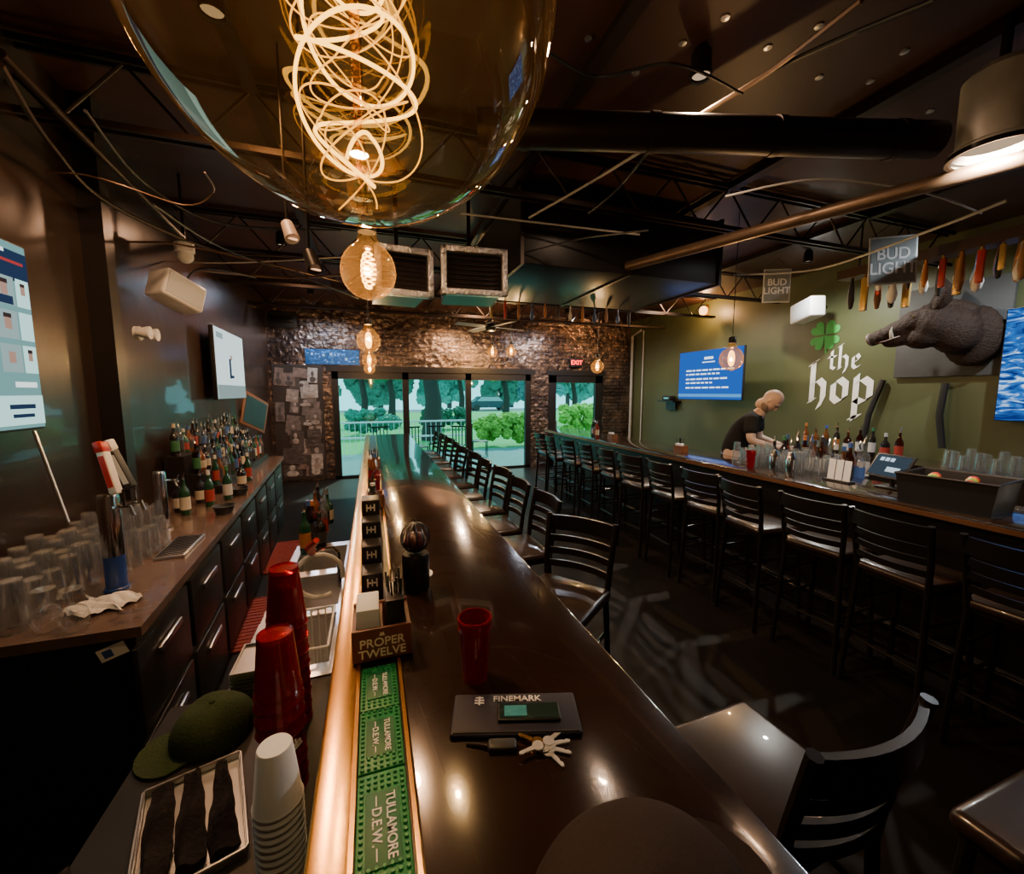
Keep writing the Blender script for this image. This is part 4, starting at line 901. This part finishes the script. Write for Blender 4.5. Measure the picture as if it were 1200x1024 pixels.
cabs=[([(0,75),(60,170),(130,240),(250,292),(330,300)],3.0,.012,DK),([(45,235),(80,262),(140,282),(230,290),(400,330)],2.95,.008,SP),([(240,202),(250,225),(215,240),(100,205),(0,205)],3.0,.005,SP),([(820,135),(900,85),(1010,0)],3.3,.012,SP),([(815,140),(920,75),(1095,0)],3.35,.01,BLKP),([(620,255),(690,215),(755,175)],3.1,.008,WCB),([(690,250),(720,225),(760,178)],3.1,.008,BLKP),([(540,250),(640,262),(750,275)],3.1,.007,WCB),([(860,322),(960,315),(1090,270),(1180,235)],3.0,.01,WCB),([(205,380),(215,340),(235,315),(300,325)],2.9,.01,BLKP),([(230,316),(330,325),(400,322)],2.9,.012,SP),([(60,248),(150,300),(260,308),(420,300)],2.95,.006,WCB),([(180,240),(260,290),(370,330),(420,350)],2.9,.007,BLKP),([(600,300),(680,280),(760,270)],2.95,.006,BLKP),([(640,60),(700,90),(790,75),(870,110)],3.3,.007,BLKP),([(100,130),(170,215),(260,262),(400,270)],3.05,.008,BLKP),([(850,230),(960,210),(1080,225),(1150,250)],3.05,.006,WCB)]
cln=['thick dark cable along the upper left','pale cable sagging over the left counter','thin looping pale cable at the upper left','brown cable at the upper right','black cable at the upper right','short grey cable right of the huge bulb','short black cable right of the huge bulb','grey cable above the silver vents','long wire carrying the hanging beer signs','black cable drop beside the white speaker','brown cable above the left television','thin grey cable above the white speaker','black cable slanting behind the small track lights','thin black cable in front of the air duct','thin black cable above the round duct','black cable curving over the upper left corner','thin grey cable sagging before the diagonal pipe']
for i,(pts,z,r,m) in enumerate(cabs):
    W=[P(x,y,Z=z+.04*math.sin(k*2)) for k,(x,y) in enumerate(pts)]
    S=[]
    for k in range(len(W)-1):
        p0=W[max(k-1,0)];p1=W[k];p2=W[k+1];p3=W[min(k+2,len(W)-1)]
        for j in range(6):
            u=j/6; S.append(.5*((2*p1)+(p2-p0)*u+(2*p0-5*p1+4*p2-p3)*u*u+(3*p1-p0-3*p2+p3)*u**3))
    S.append(W[-1])
    o=MB().tube(S,r,6).build('ceiling_cable',m); tag(o,cln[i],'cable')
p=P(1168,150,Y=1.28)
t=thing('can_light','large metal can lamp hanging at the upper right','ceiling light',(p.x,p.y,p.z-.12))
MB().lathe([(.15,0),(.165,.0),(.165,.03),(.14,.05),(.14,.36),(.1,.4),(0,.4)],n=32).build('can',M('dull grey can',(.6,.56,.53),.45,.2),t)
MB().lathe([(.148,.002),(.172,-.004),(.172,.02),(.148,.024)],n=32).build('rim',BLKM,t); MB().lathe([(0,.06),(.135,.06)],n=24).build('diffuser',emis('can glow',(1,.7,.45),.6),t)
MB().cyl((0,0,.4),(0,0,CZ-p.z+.115),.02).build('stem',BLKM,t)
light((p.x,p.y,p.z-.1),230,(1,.8,.6),.06,'SPOT',Vector((.75,.35,-.5)).to_track_quat('-Z','Y').to_euler(),2.1,name='can_lamp')
for i,(px,py,X,w,h,lab) in enumerate([(1046,305,4.5,.4,.42,'larger grey hanging beer sign nearest the animal head'),(910,335,4.5,.3,.38,'smaller grey hanging beer sign farther from the camera')]):
    p=P(px,py,X=X); t=thing('beer_sign',lab,'sign',p,0,None,basis((.9,-.42,0.05 if i==0 else 0)))
    MB().box((0,0,0),(w,h,.012),.004).build('banner',M('grey banner',(.6,.63,.63),.5),t); MB().box((0,0,.0065),(w*.92,h*.92,.001)).build('border',M('slate banner',(.22,.25,.25),.5),t)
    text('BUD\nLIGHT',w*.35,WPRINT,t,(0,-.01,.008),None,off=.002); MB().tube([(-w*.45,h/2,0),(0,h/2+.12,0),(w*.45,h/2,0)],.004,6).build('string',BLKP,t)
t=thing('handle_beam','dark beam with hanging tap handles over the right bar','beam',(4.9,2.25,3.05)); B((0,0,0),(.2,1.9,.09),'timber',M('dark beam wood',(.05,.025,.015),.5),t)
for y in (-.8,.8): MB().cyl((0,y,.04),(0,y,CZ-3.055),.01,n=6).build('hanger',BLKM,t)
hc=[M('handle wood',(.32,.14,.05),.4),M('handle red',(.5,.04,.03),.3),M('handle white',(.8,.77,.7),.4),M('handle black',(.02,.02,.02),.3),M('handle gold',(.65,.42,.13),.3,.5),M('handle blue',(.05,.12,.35),.3),M('handle orange',(.5,.18,.04),.4)]
hn=['brown','red','white','black','gold','blue','orange']
TP={}
def taph(loc,c,lab,grp,rz=0,s=1):
    if c in TP: o=dup(TP[c],loc,rz,lab,grp); o.scale=(s,s,s); return
    t=thing('tap_handle',lab,'tap handle',loc,rz,grp); t.scale=(s,s,s)
    if c%3==0: MB().lathe([(0,0),(.012,-.01),(.015,-.05),(.024,-.12),(.027,-.22),(.016,-.29),(0,-.3)],n=12).build('grip',hc[c],t)
    elif c%3==1: MB().box((0,0,-.16),(.03,.05,.27),.01).build('grip',hc[c],t)
    else: MB().lathe([(0,0),(.013,-.02),(.011,-.1),(.024,-.16),(.034,-.21),(.024,-.26),(0,-.28)],n=12).build('grip',hc[c],t)
    MB().cyl((0,0,.0),(0,0,-.03),.012,n=8).build('ferrule',BRASS,t); TP[c]=t
for k in range(44):
    c=[0,2,1,3,0,4,6,2,0,5,3,1,0,2,6,4,3,0,1,2,5,0,4,2,1,0,3,6,2,0,3,0,4,2,0,3,2,1,0,4,2,0,3,6][k]
    taph((4.83+.07*(k%3),1.36+k*.0405,3.003),c,'%s tap handle hanging on the beam over the right bar, %s from near end'%(hn[c],ordn(k)),'tap handles on the beam',0,random.uniform(.7,1.3))
for k in range(12):
    c=random.randrange(7); taph((1.35+k*.17,4.7,2.878),c,'%s tap handle hanging under the black duct, %s from the left'%(hn[c],ordn(k)),'tap handles under the duct',0,random.uniform(.6,.8))
for i,(px,py) in enumerate([(336,262),(362,296)]):
    p=P(px,py,Y=2.6-.25*i); t=thing('track_light','small track light hanging behind the huge bulb, %s one'%['upper','lower'][i],'light fixture',p); MB().cyl((0,0,0),(.03,-.04,-.09),.03,.038,n=16).build('head',M('warm grey metal',(.25,.2,.17),.5) if i==0 else BLKM,t); MB().cyl((0,0,0),(0,0,CZ-p.z),.007,n=8).build('stem',BLKM,t); MB().lathe([(.0,.0),(.025,.001)],(.032,-.042,-.093)).build('lens',emis('track lens',(1,.5,.25),2),t)
t=thing('wall_light','warm wall light high on the green wall above the blue screen','light fixture',P(824,364,X=RX-.06)); MB().ball((0,0,0),(.06,.09,.09)).build('shade',emis('warm shade',(1,.45,.15),6),t); B((.04,0,0),(.03,.2,.2),'plate',BRASS,t,.01)
p=P(824,364,X=RX-.3); light(p,40,(1,.5,.2),.05,name='wall_lamp_light')
# ================= BARTENDER
hip=Vector((4.28,3.95,0)); t=thing('person','bald bearded bartender in a black t-shirt leaning over behind the right bar','person',hip,-math.radians(58)); t.scale=(1.07,1.07,1.04)
SK=M('skin',(.45,.31,.25),.5,ns=20,na=.1)
V=[(0,0,.98),(.03,0,1.12),(.11,0,1.29),(.2,0,1.43),(.26,0,1.5),(.3,0,1.54)]
Rr=[(.15,.12),(.15,.12),(.17,.125),(.16,.11),(.068,.068),(.062,.062)]
Ed=[(0,1),(1,2),(2,3),(3,4),(4,5)]
def addc(start,pts,rs):
    k=start
    for p_,r in zip(pts,rs): V.append(p_); Rr.append(r); Ed.append((k,len(V)-1)); k=len(V)-1
    return k
hands=[]
for s in (-1,1):
    hx=.46 if s<0 else .42
    k=addc(3,[(.21,s*.19,1.42),(.23,s*.25,1.19),(.42,s*.16,1.13),(hx+.06,s*.12,1.12)],[.06,.052,.042,.03])
    hands.append((Vector((hx+.06,s*.12,1.12)),s))
    addc(0,[(.0,s*.1,.9),(.03,s*.12,.5),(-.01,s*.12,.09),(.13,s*.13,.045)],[.095,.07,.05,.045])
mb=MB(); add_mesh(mb,skin(V,Ed,Rr))
hc_=Vector((.365,0,1.64)); HR=Matrix.Rotation(1.0,3,'Y')
def hp(x,y,z): return HR@Vector((x,y,z))+hc_
hb=MB()
for c,r in [((-.01,0,.03),(.1,.08,.1)),((.01,0,-.03),(.088,.07,.09)),((.045,0,-.085),(.05,.052,.045)),((.1,0,-.018),(.022,.013,.03)),((.06,0,.028),(.045,.066,.022)),((-.02,0,-.09),(.06,.058,.07))]:
    hb.ball(hp(*c),r,24,16,HR)
for s in (-1,1): hb.ball(hp(-.008,s*.078,-.012),(.017,.01,.028),12,8,HR)
add_mesh(mb,melt(hb,.006,3))
for hpnt,s in hands:
    pal=hpnt+Vector((.045,0,-.01)); mb.ball(pal,(.045,.036,.016),12,8)
    for f in range(4):
        L=[.06,.07,.066,.05][f]; y0=(-.028+f*.019)*1; b0=pal+Vector((.035,y0,0))
        mb.tube([b0,b0+Vector((L*.45,0,.004)),b0+Vector((L*.8,0,-.018)),b0+Vector((L*.9,0,-.042))],[.0095,.0088,.008,.006],8)
    b0=pal+Vector((-.01,-s*.03,0)); mb.tube([b0,b0+Vector((.03,-s*.025,-.005)),b0+Vector((.055,-s*.03,-.022))],[.012,.01,.008],8)
mb.build('body',SK,t)
hb=MB()
for c,r in [((.05,0,-.1),(.052,.056,.042)),((.02,.045,-.075),(.05,.028,.04)),((.02,-.045,-.075),(.05,.028,.04))]: hb.ball(hp(*c),r,16,10,HR)
mb=MB(); add_mesh(mb,melt(hb,.007,3)); mb.build('beard',M('short grey brown beard',(.16,.12,.1),.9,ns=120,bump=.5),t)
def cloth(V,E_,R,name,m): mb=MB(); add_mesh(mb,skin(V,E_,R)); return mb.build(name,m,t)
TS=M('black t-shirt cotton',(.01,.01,.012),.9,ns=60,bump=.2,spec=.2)
V2=[(0,0,.93),(.03,0,1.12),(.11,0,1.29),(.2,0,1.43),(.25,0,1.485),(.21,-.19,1.42),(.225,-.24,1.25),(.21,.19,1.42),(.225,.24,1.25)]
cloth(V2,[(0,1),(1,2),(2,3),(3,4),(3,5),(5,6),(3,7),(7,8)],[(.18,.145),(.175,.145),(.19,.15),(.18,.13),(.078,.078),.08,.074,.08,.074],'t_shirt',TS)
V3=[(0,0,1.0),(.0,-.1,.9),(.03,-.12,.5),(-.01,-.12,.1),(0,.1,.9),(.03,.12,.5),(-.01,.12,.1)]
cloth(V3,[(0,1),(1,2),(2,3),(0,4),(4,5),(5,6)],[(.165,.135),.11,.085,.075,.11,.085,.075],'trousers',M('dark denim',(.02,.025,.04),.85))
for s in (-1,1):
    MB().ball((.06,s*.128,.045),(.145,.05,.045)).build('shoe',BLKP,t)
    MB().ball(hp(.088,s*.032,.002),(.008,.012,.007),10,8,HR).build('eye',M('eye dark',(.06,.05,.05),.3),t)
MB().tube([hp(.088,-.02,-.062),hp(.098,0,-.064),hp(.088,.02,-.062)],.004,6).build('mouth',M('lip',(.3,.12,.1),.5),t)
# ================= LIGHTS & WORLD
w=bpy.data.worlds.new('World'); SC.world=w; w.use_nodes=True; n=w.node_tree.nodes; l=w.node_tree.links
bg=n['Background']; bg.inputs[0].default_value=(.35,.85,.95,1); bg.inputs[1].default_value=2.7
sd=bpy.data.lights.new('sun','SUN'); sd.energy=6; sd.color=(.95,1,.85); sd.angle=.05; so=bpy.data.objects.new('sun',sd); COL.objects.link(so); so.rotation_euler=(math.radians(-40),math.radians(18),0)
for i,(x,y,e,c) in enumerate([(-.6,2.3,140,(1,.52,.25)),(1.7,1.9,70,(1,.66,.42)),(5.3,3.9,200,(1,.96,.86)),(5.0,6.2,170,(1,.8,.6)),(1.9,7.6,260,(1,.66,.4)),(-.9,5.4,160,(1,.52,.28)),(5.3,1.7,170,(.88,.95,1)),(-.9,7.8,130,(.65,.8,1)),(3.9,7.9,150,(.85,.9,1))]):  # added fill spots in invented fixtures, to brighten the room
    t=thing('fill_lamp','added fill light fixture on the ceiling, %s of the scattered ones'%ordn(i),'ceiling light',(x,y,CZ-.155)); MB().lathe([(.05,0),(.055,.0),(.05,.12),(.03,.15),(0,.153)],n=16).build('shade',BLKM,t); MB().lathe([(0,.02),(.045,.02)],n=16).build('lens',emis('fill lamp lens',(1,.7,.45),.6),t)
    light((x,y,CZ-.2),e,c,.05,'SPOT',(0,0,0),2.95,name='fill_spot')
# ================= CAMERA
cd=bpy.data.cameras.new('camera'); co=bpy.data.objects.new('camera',cd); COL.objects.link(co); SC.camera=co
cd.sensor_fit='HORIZONTAL'; cd.sensor_width=36; cd.lens=36*F/1200; cd.clip_start=.02; cd.clip_end=200
co.location=CAM; co.rotation_euler=(PI/2-PH,0,-TH)
